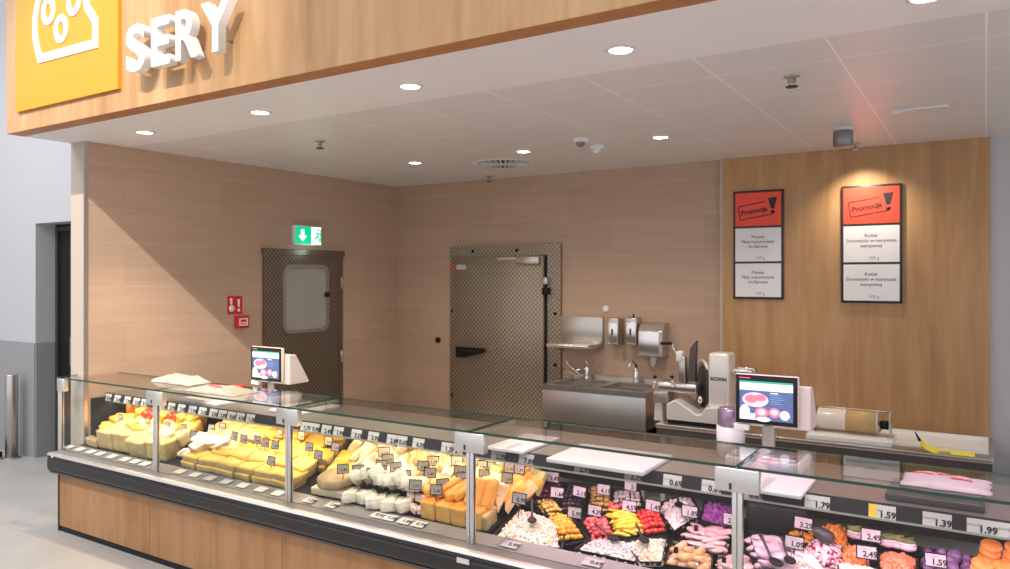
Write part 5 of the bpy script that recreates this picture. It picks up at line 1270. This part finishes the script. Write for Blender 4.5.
mound('salad', 'white and pink bean salad in front of the purple rolls', 'salad', [D(915, 600, .06), D(975, 600, .06), D(970, 580, .06), D(915, 574, .06)], ['salad_white', 'salad_pink'], 120, .012, .04, 1.0, 15)
t, P = Tq('deli_tray', 'dark tray of orange patties at the right edge', [(975, 600), (1040, 610), (1040, 560), (975, 556)])
o = MB().lathe([(.0001, -.009), (.034, -.009), (.039, -.005), (.039, .005), (.034, .009), (.0001, .009)], 20).build('orange_patty', 'patty_orange')
used = False
for st_, (x, y) in enumerate(((987, 563), (1011, 566), (978, 582), (1000, 585))):
    for k in range(4):
        p = D(x+k*1.5, y, .04)+Vector((0, .012*k-.03, .023*k))
        inst(o, used, p, (.35, rnd.uniform(-.1, .1), rnd.random()), 1, 'orange breaded patty in the %s stack at the right edge' % ['rear left', 'rear right', 'front left', 'front right'][st_], 'patty', 'orange patties'); used = True
# black bag-like serving box under the rightmost board
t = thing('storage_box', 'black plastic box standing behind the film packs under the rightmost board', 'box', (-.80, 3.70, deckz(3.70)-.05))
MB().rbox(-.15, .13, -.10, .10, 0, .17, .03, 3).build('body', 'black', t)
MB().rbox(-.13, .11, -.08, .08, .17, .185, .006).build('lid', 'dark_grey', t)
# fans / grille slats inside back
m = MB(); 
for k in range(3): m.box(cx0+.05, cx1-.02, 3.808, 3.82, .80+k*.028, .808+k*.028)
m.build('air_grille', 'rail_grey', cn, b0)

# ------------------------------------------------------------------ things on the worktop and on the glass
WZ = .9725
def wquad(px, z): return [atZ(x, y, z) for x, y in px]
def board(label, X0_, X1_, Y0_, Y1_, z=WZ, th=.018, mat='board_white', nm='cutting_board', cat='cutting board', g=None):
    m = MB().rbox(X0_, X1_, Y0_, Y1_, z, z+th, .006, 3); c = ((X0_+X1_)/2, (Y0_+Y1_)/2, z)
    o = m.build(nm, mat, None, c); o.location = c; return tag(o, label, cat, g)
a = atZ(484, 456, WZ); b = atZ(543, 440, WZ)
xa = atY(487, 450, 3.23).x; xb = atY(523, 457, 3.23).x
board('small white cutting board on the worktop right of the fourth post', xa, xb, 3.23, 3.62)
xa = atY(548, 458, 3.18).x; xb = atY(645, 472, 3.18).x
board('large white cutting board overhanging the inner rail', xa, xb, 3.16, 3.54, th=.022)
xa = atY(740, 490, 3.19).x; xb = atY(803, 497, 3.19).x
board('white board under the right scale, by the fifth post', xa, xb, 3.16, 3.46)
board('narrow white board on the worktop right of the third post', atY(294, 410, 3.6).x, atY(325, 410, 3.6).x, 3.38, 3.74)
board('white pad on the worktop under the folded paper bags', atY(197, 400, 3.5).x, atY(238, 400, 3.5).x, 3.33, 3.62, th=.02, nm='paper_pad', cat='pad')
plain('tray_dark', (.06, .05, .05), .4)
board('dark flat tray on the worktop under the pink printed paper', atY(888, 500, 3.45).x, atY(985, 500, 3.45).x, 3.34, 3.62, th=.03, mat='tray_dark', nm='flat_tray', cat='tray')

def bag(label, x0, x1, depth, hgt, nm='paper_bag', mat='bag_white', red=None, Yc=3.2, rz=0, seed=1):
    X0_ = atY(x0, 395, Yc).x; X1_ = atY(x1, 395, Yc).x; w_ = X1_-X0_
    t = thing(nm, label, 'paper bag', ((X0_+X1_)/2, Yc, 1.1245), rz)
    n, k = 14, 8; vs = []; fs_ = []
    for s in (0, 1):
        for j in range(k+1):
            for i in range(n+1):
                u, v = i/n-.5, j/k-.5; ed = (1-(2*abs(u))**4)*(1-(2*abs(v))**4)
                z = (.004+hgt*ed*(1+.5*noise.noise(Vector((u*5+seed, v*4, seed))))) if s else .0005
                wob = .012*noise.noise(Vector((u*6, v*6, seed*2)))
                vs.append((u*w_+wob, v*depth+wob, max(z, .0006 if s == 0 else .003)))
    q = (n+1)*(k+1)
    for s in (0, 1):
        for j in range(k):
            for i in range(n):
                f_ = (s*q+j*(n+1)+i, s*q+j*(n+1)+i+1, s*q+(j+1)*(n+1)+i+1, s*q+(j+1)*(n+1)+i); fs_.append(f_ if s else f_[::-1])
    for i in range(n): fs_ += [(i, i+1, q+i+1, q+i), (k*(n+1)+i, q+k*(n+1)+i, q+k*(n+1)+i+1, k*(n+1)+i+1)]
    for j in range(k): fs_ += [(j*(n+1), q+j*(n+1), q+(j+1)*(n+1), (j+1)*(n+1)), (j*(n+1)+n, (j+1)*(n+1)+n, q+(j+1)*(n+1)+n, q+j*(n+1)+n)]
    MB().add(vs, fs_, 0, True).build('bag_sheet', mat, t)
    for (u0, u1, v0, v1) in (red or []):
        m = MB(); vv = []
        N2 = 6
        for s_ in range(N2+1):
            for r in (0, 1):
                u = u0+(u1-u0)*s_/N2; v = v0+(v1-v0)*r; ed = (1-(2*abs(u))**4)*(1-(2*abs(v))**4); z = .004+hgt*ed*(1+.5*noise.noise(Vector((u*5+seed, v*4, seed))))+.003; vv.append((u*w_, v*depth, z))
        ff_ = [(2*i, 2*i+1, 2*i+3, 2*i+2) for i in range(N2)]; m.add(vv, ff_, 0, True); m.build('red_print', 'ink_red', t)
    return t
bag('crumpled white paper bags lying on the glass top near the left end', 162, 201, .18, .045, Yc=3.26, seed=3)
bag('folded white bag with red stripe on the glass top left of the scale', 197, 246, .20, .03, red=[(-.25, .05, -.15, .0)], Yc=3.12, seed=5)
m = MB().blob((0, 0, 0), (.05, .03, .013), 2, .1).build('meat_label', 'wax_red'); tag(place(m, (atY(237, 386, 3.28).x, 3.30, 1.139)), 'small dark red packet at the back edge of the folded bag on the glass', 'packet')
bag('pink printed wrapping paper on the glass top at the right', 903, 991, .20, .020, nm='wrapping_paper', mat='paper_pink' if 'paper_pink' in M else 'board_white', red=[(.05, .3, -.1, .0), (-.4, -.15, .1, .16), (-.1, .08, .12, .2)], Yc=3.09, seed=9)

# ------------------------------------------------------------------ scales with customer screens
def scale_unit(label, xl, xr, yt, yb, Y, hue):
    A = atY(xl, (yt+yb)/2, Y); B = atY(xr, (yt+yb)/2, Y); zt_ = atY((xl+xr)/2, yt, Y).z; zb = atY((xl+xr)/2, yb, Y).z
    W_ = B.x-A.x; H_ = zt_-zb; t = thing('counter_scale', label, 'scale', ((A.x+B.x)/2, Y, WZ)); z0 = zb-WZ; z1 = zt_-WZ; h = W_/2
    MB().rbox(-.17, .17, -.10, .17, .0, .055, .012).build('scale_base', hue, t)
    MB().rbox(-.15, .15, -.09, .15, .056, .068, .003).build('weighing_plate', 'steel_bright', t)
    MB().rbox(-.03, .03, .02, .05, .05, z0+.06, .01).build('pole', 'steel_matte', t)
    sc = MB().rbox(-h, h, -.012, .016, z0, z1, .006).build('screen_case', hue, t)
    MB().rbox(-h+.003, h-.003, -.016, -.011, z0+.003, z1-.003, .003).build('bezel', 'black', sc)
    ix, iz0, iz1 = h-.022, z0+.022, z1-.03
    pic = MB().box(-ix, ix, -.0175, -.016, iz0, iz1).build('picture', 'scr_bg', sc)
    # picture content as sub-part sized patches joined per colour
    hh = iz1-iz0
    m = MB(); y0, y1 = -.0180, -.0175
    def R_(x0, x1, z0_, z1_, mi): m.box(-ix+2*ix*x0, -ix+2*ix*x1, y0, y1, iz0+hh*z0_, iz0+hh*z1_, mi)
    R_(0, 1, .95, 1, 0); R_(0, 1, .76, .95, 1); R_(.62, .97, .85, .88, 2); R_(0.1, .35, .80, .83, 5)
    def E(cx_, cz_, rx, rz_, mi, d=0):
        n = 22; vs = [(-ix+2*ix*cx_+rx*2*ix*math.cos(2*PI*k/n), y0-.0004-d, iz0+hh*cz_+rz_*hh*math.sin(2*PI*k/n)) for k in range(n)]; m.add(vs, [tuple(range(n))], mi)
    R_(.0, .30, 0, .16, 1)
    E(.30, .52, .25, .19, 4); E(.22, .54, .12, .11, 3, .0002); E(.40, .58, .11, .09, 3, .0002); E(.42, .20, .13, .14, 3); E(.42, .21, .08, .08, 4, .0002); E(.66, .22, .11, .13, 3); E(.66, .23, .07, .07, 4, .0002); E(.85, .17, .09, .12, 1); E(.1, .2, .1, .18, 1, .0003); E(.45, .03, .14, .06, 1, .0001)
    for k in range(5): R_(.58, .58+.3*(.6+.3*((k*7) % 3)/2), .66-k*.055, .675-k*.055, 5)
    R_(.58, .72, .70, .725, 1)
    mm = m.build('picture_detail', ['scr_green', 'scr_white', 'scr_orange', 'scr_pink', 'scr_pale', 'scr_blue'], pic)
    MB().box(-h+.02, -h+.07, -.0165, -.016, z1-.02, z1-.014).build('maker_badge', 'ink_red', sc)
    # clerk side: sloping console behind the screen
    MB().prism([(.02, z1-.045), (.08, z1-.05), (.20, z0+.0), (.20, z0-.015), (.02, z0-.015)], -h+.03, h+.045, 'x').build('clerk_console', hue, t, None, .006)
    MB().rbox(-h-.01, -h+.06, -.005, .025, z0-.035, z0-.005, .004).build('card_slot', 'white_plastic', t)
    return t
scale_unit('counter scale with customer screen and beige console in front of the side door', 252.5, 283, 347, 381, 3.66, 'scale_plastic')
scale_unit('larger-looking counter scale with bright customer screen in front of the slicer', 736, 799, 375, 425, 3.62, 'scale_plastic')
# purple steel canister left of the right scale
a = atY(729, 438, 3.75); t = thing('steel_canister', 'short purple-tinted steel canister left of the right scale screen', 'canister', (a.x, 3.78, WZ))
MB().lathe([(.068, 0), (.068, .145), (.0001, .145)], 24).build('foot', 'board_white', t)
MB().lathe([(.055, .146), (.062, .15), (.062, .225), (.054, .235), (.0001, .235)], 28).build('body', 'purple_steel', t)

# ------------------------------------------------------------------ bollard in the hall
p = atZ(11.5, 458, 0); t = thing('bollard', 'brushed steel bollard on the floor at the far left', 'bollard', p)
zt_ = .86
MB().lathe([(.058, .01), (.058, zt_-.01), (.052, zt_), (.0001, zt_)], 24).build('post', 'steel', t)
MB().lathe([(.09, 0), (.09, .008), (.06, .012)], 24).build('base_ring', 'steel_matte', t)
p = atZ(-6, 452, 0.06); t = tag(MB().rbox(-.4, .12, -.03, .03, -.03, .03, .01).build('floor_bar', 'black'), 'low black bar beside the bollard at the left edge', 'bar'); t.location = (p.x, p.y, .045)
